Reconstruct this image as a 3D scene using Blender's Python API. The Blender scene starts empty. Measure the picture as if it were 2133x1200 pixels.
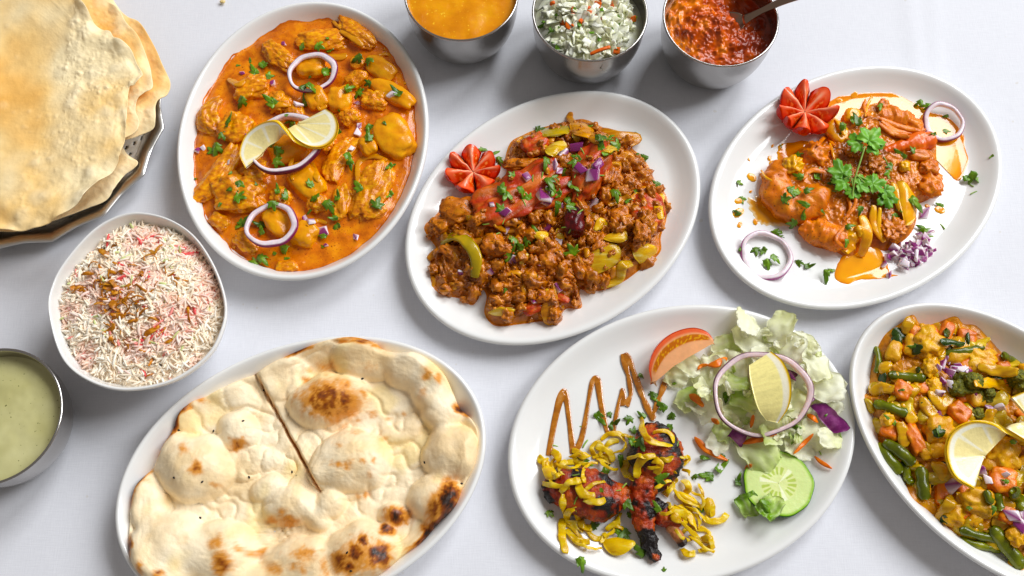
import bpy, bmesh, math, random
import numpy as np
from mathutils import Vector, Matrix, Euler
from mathutils.bvhtree import BVHTree

# ------------------------------------------------------------------ camera, light, exposure
scene = bpy.context.scene
CM = 0.01                                   # everything below is written in centimetres
TILT, LENS, DIST = math.radians(20.5), 35.0, 94.0
FPX = LENS / 36.0 * 2133.0
CAM = np.array([0.0, -DIST * math.sin(TILT), DIST * math.cos(TILT)])
cam_d = bpy.data.cameras.new("camera")
cam_d.lens = LENS; cam_d.sensor_width = 36.0; cam_d.clip_start = 0.01; cam_d.clip_end = 50
cam = bpy.data.objects.new("camera", cam_d)
cam.location = CAM * CM; cam.rotation_euler = (TILT, 0, 0)
scene.collection.objects.link(cam); scene.camera = cam

world = bpy.data.worlds.new("World"); scene.world = world; world.use_nodes = True
wbg = world.node_tree.nodes["Background"]
wbg.inputs[0].default_value = (1.0, 0.93, 0.86, 1); wbg.inputs[1].default_value = 0.22

def window_light(name, pos, w, h, power, col):
    l = bpy.data.lights.new(name, 'AREA'); l.shape = 'RECTANGLE'; l.size = w * CM; l.size_y = h * CM
    l.energy = power; l.color = col
    o = bpy.data.objects.new(name, l); o.location = np.array(pos) * CM
    d = Vector((0, 0, 0)) - Vector(o.location)
    o.rotation_euler = d.to_track_quat('-Z', 'Y').to_euler()
    scene.collection.objects.link(o)
window_light("window_light", (413, 155, 397), 186, 320, 226, (0.95, 0.975, 1.0))
window_light("window_light", (254, 380, 421), 186, 320, 219, (0.95, 0.975, 1.0))
vs = scene.view_settings
vs.view_transform = 'Standard'; vs.look = 'None'; vs.exposure = 0.12; vs.gamma = 1.0; vs.use_curve_mapping = False
scene.render.engine = 'CYCLES'
scene.cycles.use_denoising = True
scene.cycles.max_bounces = 12; scene.cycles.diffuse_bounces = 7; scene.cycles.glossy_bounces = 4
scene.cycles.transmission_bounces = 4; scene.cycles.transparent_max_bounces = 6
scene.cycles.caustics_reflective = False; scene.cycles.caustics_refractive = False

# ------------------------------------------------------------------ helpers
_f = np.array([0, math.sin(TILT), -math.cos(TILT)]); _u = np.array([0, math.cos(TILT), math.sin(TILT)])
def ray(px, py):
    d = _f + np.array([1.0, 0, 0]) * ((px - 1066.5) / FPX) + _u * ((600 - py) / FPX)
    return d
def at(px, py, z=0.0):                      # the table-top place seen at a spot of the photograph
    d = ray(px, py); return CAM + d * ((z - CAM[2]) / d[2])
def lin(c):
    c = np.array(c, float) / 255.0
    return np.where(c <= 0.04045, c / 12.92, ((c + 0.055) / 1.055) ** 2.4)
def rgb(*c): return tuple(lin(c)) + (1.0,)

_G = np.random.RandomState(5).randn(256, 3); _G /= np.linalg.norm(_G, axis=1)[:, None]
_P = np.random.RandomState(9).permutation(256); _P = np.concatenate([_P, _P, _P])
def noise(p, seed=0):
    p = np.asarray(p, float) + seed * 17.31
    i = np.floor(p).astype(int); f = p - i; i &= 255
    w = f * f * f * (f * (f * 6 - 15) + 10)
    r = 0
    for dx in (0, 1):
        for dy in (0, 1):
            for dz in (0, 1):
                h = _P[_P[_P[(i[:, 0] + dx) & 255] + ((i[:, 1] + dy) & 255)] + ((i[:, 2] + dz) & 255)]
                g = (_G[h] * (f - (dx, dy, dz))).sum(1)
                r = r + g * (w[:, 0] if dx else 1 - w[:, 0]) * (w[:, 1] if dy else 1 - w[:, 1]) * (w[:, 2] if dz else 1 - w[:, 2])
    return r * 1.5
def fbm(p, seed=0, octs=3, gain=0.5):
    r = 0; a = 1.0; p = np.asarray(p, float)
    for k in range(octs):
        r = r + a * noise(p * 2.03 ** k, seed + k * 3); a *= gain
    return r
def n2(x, y, f, seed=0, octs=2):
    return fbm(np.stack([x * f, y * f, np.full_like(x, seed * 1.7)], 1), seed, octs)
def sstep(a, b, x):
    t = np.clip((x - a) / (b - a), 0, 1); return t * t * (3 - 2 * t)

def spline(pts, n):                          # Catmull-Rom through pts, n samples
    P = np.asarray(pts, float)
    if len(P) == 2: return P[0] + (P[1] - P[0]) * np.linspace(0, 1, n)[:, None]
    Q = np.vstack([2 * P[0] - P[1], P, 2 * P[-1] - P[-2]])
    t = np.linspace(0, len(P) - 1 - 1e-9, n); k = t.astype(int); t = (t - k)[:, None]
    a, b, c, d = Q[k], Q[k + 1], Q[k + 2], Q[k + 3]
    return 0.5 * (2 * b + (c - a) * t + (2 * a - 5 * b + 4 * c - d) * t ** 2 + (3 * b - a - 3 * c + d) * t ** 3)
def loop_spline(pts, n):
    P = np.asarray(pts, float); m = len(P)
    t = np.linspace(0, m, n, endpoint=False); k = t.astype(int); t = (t - k)[:, None]
    a, b, c, d = P[(k - 1) % m], P[k % m], P[(k + 1) % m], P[(k + 2) % m]
    return 0.5 * (2 * b + (c - a) * t + (2 * a - 5 * b + 4 * c - d) * t ** 2 + (3 * b - a - 3 * c + d) * t ** 3)

def gridF(nu, nv, cu=False, cv=False):       # quads of a (nu x nv) grid of vertices
    i = np.arange(nu if cu else nu - 1)[:, None]; j = np.arange(nv if cv else nv - 1)[None, :]
    a = i * nv + j; b = ((i + 1) % nu) * nv + j; c = ((i + 1) % nu) * nv + (j + 1) % nv; d = i * nv + (j + 1) % nv
    return np.stack([a, b, c, d], -1).reshape(-1, 4)

WL = {}                                      # world place (cm) of each root
def mesh(name, V, F, mats, cols=None, smooth=True, fmat=None):
    me = bpy.data.meshes.new(name)
    V = np.asarray(V, float) * CM
    if not isinstance(F, list): F = [F]
    F = [np.asarray(f) for f in F if len(f)]
    nl = sum(f.size for f in F); nf = sum(len(f) for f in F)
    me.vertices.add(len(V)); me.vertices.foreach_set("co", V.ravel())
    me.loops.add(nl); me.loops.foreach_set("vertex_index", np.concatenate([f.ravel() for f in F]).astype(np.int32))
    tot = np.concatenate([np.full(len(f), f.shape[1]) for f in F]); st = np.concatenate([[0], np.cumsum(tot)[:-1]])
    me.polygons.add(nf); me.polygons.foreach_set("loop_start", st.astype(np.int32))
    me.polygons.foreach_set("use_smooth", np.full(nf, smooth))
    for m in (mats if isinstance(mats, (list, tuple)) else [mats]): me.materials.append(m)
    if fmat is not None: me.polygons.foreach_set("material_index", np.asarray(fmat, np.int32))
    if cols is not None:
        c = np.ones((len(V), 4)); c[:, :3] = cols
        at_ = me.color_attributes.new("Col", 'FLOAT_COLOR', 'POINT'); at_.data.foreach_set("color", c.ravel())
    me.update(calc_edges=True); me.validate()
    return me
def tag(o, label=None, cat=None, group=None, kind=None):
    if label: o["label"] = label
    if cat: o["category"] = cat
    if group: o["group"] = group
    if kind: o["kind"] = kind
    return o
def root(name, loc, label, cat, group=None):
    o = bpy.data.objects.new(name, None); o.empty_display_size = 0.01
    scene.collection.objects.link(o); o.location = np.array(loc, float) * CM
    WL[o.name] = np.array(loc, float); return tag(o, label, cat, group)
def link(name, me, loc, parent=None, rot=None, scale=None):
    o = bpy.data.objects.new(name, me); scene.collection.objects.link(o)
    loc = np.array(loc, float); WL[o.name] = loc
    if parent is not None:
        o.parent = parent; loc = loc - WL[parent.name]
    o.location = loc * CM
    if rot is not None:
        o.rotation_mode = 'QUATERNION'; o.rotation_quaternion = rot
    if scale is not None: o.scale = (scale,) * 3 if np.isscalar(scale) else tuple(scale)
    return o
def build(name, V, F, mat, parent=None, loc=None, cols=None, smooth=True, fmat=None):
    """world-space vertices -> one mesh object whose origin sits at the base of its middle"""
    V = np.asarray(V, float)
    if loc is None:
        loc = V.mean(0); loc[2] = V[:, 2].min()
    return link(name, mesh(name, V - loc, F, mat, cols, smooth, fmat), loc, parent)
def quat(normal=(0, 0, 1), spin=0.0):
    q = Vector((0, 0, 1)).rotation_difference(Vector(normal))
    return q @ Matrix.Rotation(spin, 3, 'Z').to_quaternion()

_ICO = {}
def ico(sub):
    if sub not in _ICO:
        bm = bmesh.new(); bmesh.ops.create_icosphere(bm, subdivisions=sub, radius=1)
        _ICO[sub] = (np.array([v.co[:] for v in bm.verts]), np.array([[v.index for v in f.verts] for f in bm.faces])); bm.free()
    return _ICO[sub][0].copy(), _ICO[sub][1]
def blob(r, amp=0.15, freq=1.5, seed=0, sub=4, boxy=0.0, octs=3, ridged=0.0):
    V, F = ico(sub); N = V.copy()
    if boxy: V = V / (np.abs(V) ** (2 + 8 * boxy)).sum(1)[:, None] ** (1 / (2 + 8 * boxy))
    d = fbm(N * freq, seed, octs)
    if ridged: d = d + ridged * (0.5 - np.abs(noise(N * freq * (1.0, 3.0, 1.0), seed + 50)) * 2)
    return V * (1 + amp * d)[:, None] * np.array(r), F
def rotz(V, a):
    c, s = math.cos(a), math.sin(a); V = np.asarray(V)
    return np.stack([V[:, 0] * c - V[:, 1] * s, V[:, 0] * s + V[:, 1] * c, V[:, 2]], 1)
def frames(C, up):
    T = np.gradient(C, axis=0); T /= np.linalg.norm(T, axis=1)[:, None] + 1e-9
    up = np.broadcast_to(np.asarray(up, float), C.shape)
    S = np.cross(T, up); S /= np.linalg.norm(S, axis=1)[:, None] + 1e-9
    return T, S, np.cross(S, T)
def tube(C, rw, rt, seg=12, up=(0, 0, 1), box=2.0, cap=True, twist=None):
    """sweep: half-width rw (sideways), half-thickness rt (along up), rounded ends"""
    C = np.asarray(C, float); n = len(C)
    rw = np.broadcast_to(np.asarray(rw, float), (n,)).copy(); rt = np.broadcast_to(np.asarray(rt, float), (n,)).copy()
    T, S, U = frames(C, up)
    if twist is not None:
        tw = np.broadcast_to(np.asarray(twist, float), (n,))[:, None]
        S, U = S * np.cos(tw) + U * np.sin(tw), -S * np.sin(tw) + U * np.cos(tw)
    th = np.linspace(0, 2 * np.pi, seg, endpoint=False)
    c, s = np.cos(th), np.sin(th); k = (np.abs(c) ** box + np.abs(s) ** box) ** (-1 / box); c, s = c * k, s * k
    if cap:                                   # pinch two end rings
        C = np.vstack([C[0] - T[0] * min(rw[0], rt[0]) * .6, C, C[-1] + T[-1] * min(rw[-1], rt[-1]) * .6])
        S = np.vstack([S[0], S, S[-1]]); U = np.vstack([U[0], U, U[-1]])
        rw = np.r_[rw[0] * .55, rw, rw[-1] * .55]; rt = np.r_[rt[0] * .55, rt, rt[-1] * .55]; n += 2
    V = C[:, None] + S[:, None] * (rw[:, None] * c)[..., None] + U[:, None] * (rt[:, None] * s)[..., None]
    V = V.reshape(-1, 3); F = gridF(n, seg, False, True)[:, ::-1]
    V = np.vstack([V, C[0], C[-1]]); a, b = len(V) - 2, len(V) - 1; j = np.arange(seg)
    caps = np.vstack([np.stack([np.full(seg, a), j, (j + 1) % seg], 1), np.stack([np.full(seg, b), (n - 1) * seg + (j + 1) % seg, (n - 1) * seg + j], 1)])
    return V, [F, caps[:, ::1]]
def normals_grid(P):                          # P (nu,nv,3)
    a = np.gradient(P, axis=0); b = np.gradient(P, axis=1); n = np.cross(a, b)
    return n / (np.linalg.norm(n, axis=2)[..., None] + 1e-9)
def slab(P, th):
    """thicken a grid surface P (nu,nv,3) into a closed solid"""
    nu, nv = P.shape[:2]; N = normals_grid(P)
    th = np.asarray(th, float); th = th if th.ndim == 0 else th[..., None]
    A = (P + N * th / 2).reshape(-1, 3); B = (P - N * th / 2).reshape(-1, 3); m = nu * nv
    F = gridF(nu, nv); r = np.r_[np.arange(nv), np.arange(1, nu) * nv + nv - 1, (nu - 1) * nv + np.arange(nv - 2, -1, -1), np.arange(nu - 2, 0, -1) * nv]
    q = np.roll(r, -1)
    return np.vstack([A, B]), [F, F[:, ::-1] + m, np.stack([q, r, r + m, q + m], 1)]

ORD = ["closest", "second closest", "third closest", "fourth closest", "fifth closest", "sixth closest", "seventh closest", "eighth closest", "ninth closest", "tenth closest", "eleventh closest", "twelfth closest", "thirteenth closest", "fourteenth closest", "fifteenth closest"]
def which(items, marks, noun, where):
    """tell alike pieces apart: side of, and rank from, the nearest landmark. items (object, px, py)"""
    bins = {}
    for o, x, y in items:
        d, m = min(((math.hypot(x - a, y - b), (nm, a, b)) for nm, a, b in marks)); dx, dy = x - m[1], y - m[2]
        side = ("right of" if dx > 0 else "left of") if abs(dx) > abs(dy) else ("below" if dy > 0 else "above"); bins.setdefault((m[0], side), []).append((d, o))
    for (nm, side), L in bins.items():
        for k, (d, o) in enumerate(sorted(L, key=lambda q: q[0])): o["label"] = f"{ORD[min(k, 14)]} {noun} {side} {nm} {where}"

# ------------------------------------------------------------------ materials
class NT:
    def __init__(s, name):
        s.m = bpy.data.materials.new(name); s.m.use_nodes = True; s.t = s.m.node_tree
        s.b = s.t.nodes["Principled BSDF"]
    def n(s, kind, **kw):
        o = s.t.nodes.new(kind)
        for k, v in kw.items():
            if hasattr(o, k) and k not in o.inputs: setattr(o, k, v)
            else: o.inputs[k].default_value = v
        return o
    def l(s, a, b): s.t.links.new(a, b)
    def set(s, **kw):
        for k, v in kw.items(): s.b.inputs[k.replace('_', ' ')].default_value = v
    def coord(s, scale=(1, 1, 1), rnd=True):
        tc = s.n('ShaderNodeTexCoord'); mp = s.n('ShaderNodeMapping')
        mp.inputs['Scale'].default_value = tuple(np.array(scale) * 100.0)
        s.l(tc.outputs['Object'], mp.inputs['Vector'])
        if rnd:
            oi = s.n('ShaderNodeObjectInfo'); mu = s.n('ShaderNodeMath', operation='MULTIPLY'); mu.inputs[1].default_value = 53.0
            s.l(oi.outputs['Random'], mu.inputs[0]); s.l(mu.outputs[0], mp.inputs['Location'])
        return mp.outputs[0]
    def ramp(s, stops, interp='LINEAR'):
        r = s.n('ShaderNodeValToRGB'); e = r.color_ramp.elements; r.color_ramp.interpolation = interp
        while len(e) < len(stops): e.new(0.5)
        for k, (p, c) in enumerate(stops): e[k].position = p; e[k].color = c if len(c) == 4 else tuple(c) + (1,)
        return r
    def noise(s, co, scale, detail=3, rough=0.55, dist=0.0):
        n = s.n('ShaderNodeTexNoise'); n.inputs['Scale'].default_value = scale; n.inputs['Detail'].default_value = detail
        n.inputs['Roughness'].default_value = rough; n.inputs['Distortion'].default_value = dist
        s.l(co, n.inputs['Vector']); return n.outputs['Fac']
    def mix(s, a, b, fac, mode='MIX'):
        m = s.n('ShaderNodeMix', data_type='RGBA', blend_type=mode)
        for v, k in ((fac, 0), (a, 6), (b, 7)):
            if hasattr(v, 'links'): s.l(v, m.inputs[k])
            else: m.inputs[k].default_value = v
        return m.outputs[2]
    def bump(s, h, strength, dist=0.05, prev=None):
        b = s.n('ShaderNodeBump'); b.inputs['Strength'].default_value = strength; b.inputs['Distance'].default_value = dist * CM
        s.l(h, b.inputs['Height'])
        if prev: s.l(prev, b.inputs['Normal'])
        return b.outputs[0]
def food(name, stops=None, scale=1.5, detail=4, rough=0.35, bump=0.5, bscale=4.0, bdist=0.1, coat=0.0, sss=0.0, sssr=0.2,
         attr=False, vary=0.12, trans=0.0, sssc=(1.0, 0.6, 0.35), rvar=0.0, speck=None, spec=0.35, stretch=(1, 1, 1)):
    """mottled food surface; attr: base colour comes from the mesh's own colours, mottled a little"""
    t = NT(name); co = t.coord(stretch)
    f = t.noise(co, scale, detail)
    if attr:
        a = t.n('ShaderNodeAttribute', attribute_name="Col")
        r = t.ramp([(0.25, (1 - vary,) * 3), (0.75, (1 + vary,) * 3)]); t.l(f, r.inputs[0])
        col = t.mix(a.outputs['Color'], r.outputs[0], 1.0, 'MULTIPLY')
    else:
        r = t.ramp(stops); t.l(f, r.inputs[0]); col = r.outputs[0]
        if vary:
            oi = t.n('ShaderNodeObjectInfo'); mr = t.n('ShaderNodeMapRange')
            mr.inputs['To Min'].default_value = 1 - vary; mr.inputs['To Max'].default_value = 1 + vary
            t.l(oi.outputs['Random'], mr.inputs['Value']); hs = t.n('ShaderNodeHueSaturation')
            t.l(mr.outputs[0], hs.inputs['Value']); t.l(col, hs.inputs['Color']); col = hs.outputs[0]
    if speck:                                   # (colour, scale, threshold)
        v = t.noise(co, speck[1], 1, 0.5); rr = t.ramp([(speck[2], (0, 0, 0)), (speck[2] + 0.03, (1, 1, 1))]); t.l(v, rr.inputs[0])
        col = t.mix(col, speck[0], rr.outputs[0])
    sat = t.n('ShaderNodeHueSaturation'); sat.inputs['Saturation'].default_value = 1.10; t.l(col, sat.inputs['Color']); col = sat.outputs[0]
    t.l(col, t.b.inputs['Base Color'])
    t.set(Roughness=rough, Coat_Weight=coat * .55, Coat_Roughness=0.08, Specular_IOR_Level=spec)
    if rvar:
        v = t.noise(co, scale * 1.7, 2); mr = t.n('ShaderNodeMapRange'); mr.inputs['From Min'].default_value = .3; mr.inputs['From Max'].default_value = .7
        mr.inputs['To Min'].default_value = max(.03, rough - rvar); mr.inputs['To Max'].default_value = rough + rvar
        t.l(v, mr.inputs['Value']); t.l(mr.outputs[0], t.b.inputs['Roughness'])
    if sss:
        t.set(Subsurface_Weight=sss, Subsurface_Scale=sssr * CM, Subsurface_Radius=sssc)
    if trans: t.set(Transmission_Weight=trans, IOR=1.33)
    if bump:
        t.l(t.bump(t.noise(co, bscale, 4, 0.6), bump, bdist), t.b.inputs['Normal'])
    return t.m

def thin_leaf(m, fac, tint=(1, 1, 1, 1)):
    """let light through a thin blade: part of the shader becomes translucent"""
    t = m.node_tree; b = t.nodes["Principled BSDF"]; o = t.nodes["Material Output"]; tr = t.nodes.new('ShaderNodeBsdfTranslucent'); mx = t.nodes.new('ShaderNodeMixShader'); mx.inputs[0].default_value = fac
    t.links.new(b.inputs['Base Color'].links[0].from_socket, tr.inputs['Color']); t.links.new(b.outputs[0], mx.inputs[1]); t.links.new(tr.outputs[0], mx.inputs[2]); t.links.new(mx.outputs[0], o.inputs['Surface']); return m
def ceramic():
    t = NT("white_glazed_ceramic"); co = t.coord()
    r = t.ramp([(0.3, (0.80, 0.795, 0.775)), (0.7, (0.825, 0.82, 0.80))]); t.l(t.noise(co, .25, 2), r.inputs[0])
    t.l(r.outputs[0], t.b.inputs['Base Color'])
    mr = t.n('ShaderNodeMapRange'); mr.inputs['To Min'].default_value = .08; mr.inputs['To Max'].default_value = .2
    t.l(t.noise(co, .8, 4), mr.inputs['Value']); t.l(mr.outputs[0], t.b.inputs['Roughness'])
    t.l(t.bump(t.noise(co, .5, 2), .05, .04), t.b.inputs['Normal'])
    t.set(Specular_IOR_Level=0.55); return t.m
def steel(name, base=(.62, .59, .56), rough=.22):
    t = NT(name); co = t.coord((.6, .6, 14)); t.set(Metallic=1.0, Base_Color=base + (1,), Roughness=rough)
    mr = t.n('ShaderNodeMapRange'); mr.inputs['To Min'].default_value = rough - .07; mr.inputs['To Max'].default_value = rough + .1
    t.l(t.noise(co, 1.0, 5, .7), mr.inputs['Value']); t.l(mr.outputs[0], t.b.inputs['Roughness'])
    t.l(t.bump(t.noise(co, 1.5, 3, .7), .06, .02), t.b.inputs['Normal']); return t.m
M_CER = ceramic(); M_STEEL = steel("brushed_steel", (.43, .41, .39), .2)

# ------------------------------------------------------------------ the tablecloth
def cloth_mat():
    t = NT("white_cotton_cloth"); ca = t.coord((1, 1, 1), False)
    w = []
    for ax, sc in (((11, 0.8, 1), 1.0), ((0.8, 11, 1), 1.0)):
        w.append(t.noise(t.coord(ax, False), sc, 2, .6))
    ad = t.n('ShaderNodeMath', operation='ADD'); t.l(w[0], ad.inputs[0]); t.l(w[1], ad.inputs[1])
    r = t.ramp([(0.28, (.705, .708, .755)), (0.72, (.785, .789, .832))])
    hf = t.n('ShaderNodeMath', operation='MULTIPLY'); hf.inputs[1].default_value = .5; t.l(ad.outputs[0], hf.inputs[0])
    t.l(hf.outputs[0], r.inputs[0])
    sp = t.noise(ca, .9, 1); rs = t.ramp([(.775, (1, 1, 1)), (.80, (.93, .90, .84))]); t.l(sp, rs.inputs[0])
    t.l(t.mix(r.outputs[0], rs.outputs[0], 1.0, 'MULTIPLY'), t.b.inputs['Base Color'])
    t.set(Roughness=.85, Specular_IOR_Level=.25, Sheen_Weight=.15)
    b = t.bump(hf.outputs[0], .35, .05); t.l(b, t.b.inputs['Normal']); return t.m
def tablecloth():
    x = np.concatenate([np.linspace(-150, -66, 12), np.arange(-64, 64.1, .6), np.linspace(66, 150, 12)])
    y = np.concatenate([np.linspace(-120, -42, 10), np.arange(-40, 50.1, .8), np.linspace(52, 120, 10)])
    X, Y = np.meshgrid(x, y, indexing='ij'); fx, fy = X.ravel(), Y.ravel()
    Z = -0.10 + .035 * n2(fx, fy, .05, 3) + .012 * n2(fx, fy, .22, 5)
    def crease(a, b, h, w):                     # a pressed fold line
        a, b = np.array(a[:2]), np.array(b[:2]); d = b - a; L = np.linalg.norm(d); d /= L
        s = (fx - a[0]) * -d[1] + (fy - a[1]) * d[0]
        return h * np.exp(-np.abs(s) / w) * (1 + .5 * n2(fx, fy, .12, 8))
    Z += crease(at(1893, 0), at(1917, 160), .17, .9) + crease(at(1985, 600), at(1992, 700), .12, .8) + crease(at(0, 560), at(300, 575), .07, 1.2)
    Z += crease(at(0, 690), at(120, 698), .06, 1.0)
    Z = np.minimum(Z - .05, -0.004)
    o = build("tablecloth", np.stack([fx, fy, Z], 1), gridF(len(x), len(y)), cloth_mat(), loc=np.zeros(3))
    tag(o, "white cotton tablecloth covering the table under all dishes", kind="structure")
tablecloth()

# ------------------------------------------------------------------ dishes
class Dish:                                      # an oval vessel: outline ellipse (a, b, ang), inner profile (d, z)
    def __init__(s, c, a, b, ang, inner, outer, n=2.0):
        s.c = np.array(c[:2]); s.a, s.b, s.ang = a, b, ang; s.inner, s.outer = inner, outer; s.n = n
        ip = spline(inner, 40); s.id, s.iz = ip[:, 0], ip[:, 1]
    def local(s, x, y):
        c, q = math.cos(s.ang), math.sin(s.ang); X, Y = x - s.c[0], y - s.c[1]
        return X * c + Y * q, -X * q + Y * c
    def depth(s, x, y):                          # distance in from the rim outline
        u, v = s.local(x, y); lo = np.full_like(u, -3.0); hi = np.full_like(u, s.b - .01)
        for _ in range(30):
            m = (lo + hi) / 2; ins = np.abs(u / (s.a - m)) ** s.n + np.abs(v / (s.b - m)) ** s.n < 1
            lo = np.where(ins, m, lo); hi = np.where(ins, hi, m)
        return lo
    def z(s, x, y): 
        d = s.depth(np.atleast_1d(np.asarray(x, float)), np.atleast_1d(np.asarray(y, float))); o = np.argsort(s.id); return np.interp(d, s.id[o], s.iz[o])
    def ring(s, d, z, th):
        c, q = np.cos(th), np.sin(th); k = (np.abs(c) ** s.n + np.abs(q) ** s.n) ** (-1 / s.n)
        u, v = (s.a - d) * c * k, (s.b - d) * q * k; C, Q = math.cos(s.ang), math.sin(s.ang)
        return np.stack([s.c[0] + u * C - v * Q, s.c[1] + u * Q + v * C, np.full_like(u, z)], 1)
    def make(s, name, label, cat, mat, group=None, nth=180):
        th = np.linspace(0, 2 * np.pi, nth, endpoint=False)
        pr = np.vstack([spline(s.inner, 26), spline(s.outer, 26)[1:]])
        V = np.vstack([s.ring(d, z, th) for d, z in pr]); F = gridF(len(pr), nth, False, True)
        k = len(pr) - 1; m = nth; i = np.arange(1, m - 1)
        c1 = np.stack([np.zeros_like(i), i, i + 1], 1); c2 = np.stack([np.full_like(i, k * m), k * m + i + 1, k * m + i], 1)
        o = build(name, V, [F, c1, c2], mat, loc=np.array([s.c[0], s.c[1], 0])); return tag(o, label, cat, group)
PL_IN = [(3.5, .72), (2.7, .80), (2.0, 1.08), (1.3, 1.52), (.8, 1.86), (.45, 2.03), (.2, 2.02), (0.02, 1.86)]
PL_OUT = [(0.02, 1.86), (0.06, 1.66), (.3, 1.52), (.75, 1.35), (1.7, .9), (3.0, .45), (4.0, .25), (4.2, .03), (4.7, .0), (5.0, .2)]
DP_IN = [(3.3, .75), (2.6, .95), (1.9, 1.5), (1.3, 2.2), (.9, 2.8), (.55, 3.25), (.3, 3.42), (.08, 3.33), (0, 3.15)]
DP_OUT = [(0, 3.15), (.12, 3.0), (.5, 2.5), (1.2, 1.5), (2.1, .6), (2.9, .25), (3.1, .02), (3.6, 0), (3.9, .2)]
ND_IN = [(3.0, .7), (2.3, .9), (1.7, 1.35), (1.2, 1.9), (.8, 2.4), (.5, 2.7), (.28, 2.82), (.08, 2.74), (0, 2.58)]
ND_OUT = [(0, 2.58), (.12, 2.42), (.5, 2.0), (1.2, 1.1), (2.0, .5), (2.8, .22), (3.0, .02), (3.5, 0), (3.8, .2)]
D_CURRY = Dish((-20.13, 14.73), 15.22, 12.10, -1.598, DP_IN, DP_OUT)
D_MID = Dish((4.03, 7.05), 15.40, 11.78, 0.672, PL_IN, PL_OUT)
D_RIGHT = Dish((33.15, 10.19), 15.65, 11.62, 0.601, PL_IN, PL_OUT)
D_SALAD = Dish((14.90, -14.72), 15.58, 12.05, 0.308, PL_IN, PL_OUT)
D_NAAN = Dish((-17.91, -17.72), 16.14, 11.51, 0.350, ND_IN, ND_OUT)
D_VEG = Dish((42.62, -15.32), 14.92, 10.38, -0.798, ND_IN, ND_OUT)
D_CURRY.make("serving_dish", "deep white oval dish holding the orange chicken curry", "dish", M_CER)
D_MID.make("oval_plate", "white oval plate under the brown minced meat curry", "plate", M_CER, "white oval plates")
D_RIGHT.make("oval_plate", "white oval plate with the coriander sprig and yellow oil puddle", "plate", M_CER, "white oval plates")
D_SALAD.make("oval_plate", "white oval plate under the lamb chops and lettuce salad", "plate", M_CER, "white oval plates")
D_NAAN.make("serving_dish", "white oval dish filled by the puffed naan bread", "dish", M_CER)
D_VEG.make("serving_dish", "white oval dish of mixed vegetable curry at the right edge", "dish", M_CER)

# steel bowls
BR, BH = 5.64, 6.9
def steel_profile(R, H):
    o = [(5.68, 6.2), (5.66, 6.05), (5.6, 5.4), (5.5, 4.0), (5.2, 2.5), (4.6, 1.15), (3.7, .35), (3.0, .06), (2.7, 0), (2.2, .05)]
    i = [(0.9, .35), (2.9, .4), (3.7, .7), (4.4, 1.4), (5.0, 2.6), (5.28, 4.0), (5.38, 5.4), (5.42, 6.05), (5.47, 6.24), (5.58, 6.28), (5.68, 6.2)]
    k, h = R / 5.68, H / 6.2
    return [(R - r * k, z * h) for r, z in i], [(R - r * k, z * h) for r, z in o]
def steel_bowl(c, R, H, label):
    i, o = steel_profile(R, H)
    d = Dish(c, R, R, 0, i, o); d.make("steel_bowl", label, "bowl", M_STEEL, "small stainless steel bowls", 96); d.H = H; return d
B_YEL = steel_bowl((-4.95, 28.3), BR, BH, "steel bowl filled with smooth yellow orange sauce")
B_ONI = steel_bowl((7.57, 26.0), BR, BH, "steel bowl heaped with chopped white onion salad")
B_CHU = steel_bowl((20.22, 25.4), BR, BH, "steel bowl of red chutney with a spoon standing in it")
B_GRN = steel_bowl((-43.9, -13.6), 5.95, 5.6, "steel bowl of pale green sauce cut by the left edge")

# rice bowl with a soft three-cornered outline
RB_PX = [(99, 648), (108, 590), (137, 539), (190, 480), (240, 450), (290, 441), (352, 455), (407, 493), (450, 560), (472, 633), (464, 690), (432, 745), (360, 795), (264, 814), (185, 795), (127, 745)]
RB_H = 5.8
_rb = loop_spline([at(x, y, RB_H)[:2] for x, y in RB_PX], 144); RB_C = _rb.mean(0)
def rice_bowl():
    pr = np.vstack([spline([(.30, .9), (.55, 1.0), (.72, 1.8), (.85, 3.2), (.93, 4.7), (.962, 5.6), (.975, 5.78), (.99, 5.8), (1.0, 5.66)], 30),
                    spline([(1.0, 5.66), (.99, 5.3), (.95, 4.2), (.86, 2.6), (.70, 1.0), (.56, .25), (.5, .02), (.46, 0), (.42, .2)], 24)[1:]])
    V = []
    for s, z in pr:
        o = _rb - RB_C; r = np.hypot(o[:, 0], o[:, 1]); k = sstep(.5, 1.0, s) if s > .5 else 0.0
        rr = r.mean() * (1 - k) + r * k; V.append(np.c_[RB_C + o / r[:, None] * (rr * s)[:, None], np.full(144, z)])
    n = 144; F = gridF(len(pr), n, False, True); i = np.arange(1, n - 1); k = (len(pr) - 1) * n
    o = build("rice_bowl", np.vstack(V), [F, np.stack([0 * i, i, i + 1], 1), np.stack([0 * i + k, k + i + 1, k + i], 1)], M_CER, loc=np.r_[RB_C, 0])
    tag(o, "white ceramic bowl with soft corners holding pink flecked rice", "bowl")
rice_bowl()
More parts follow.
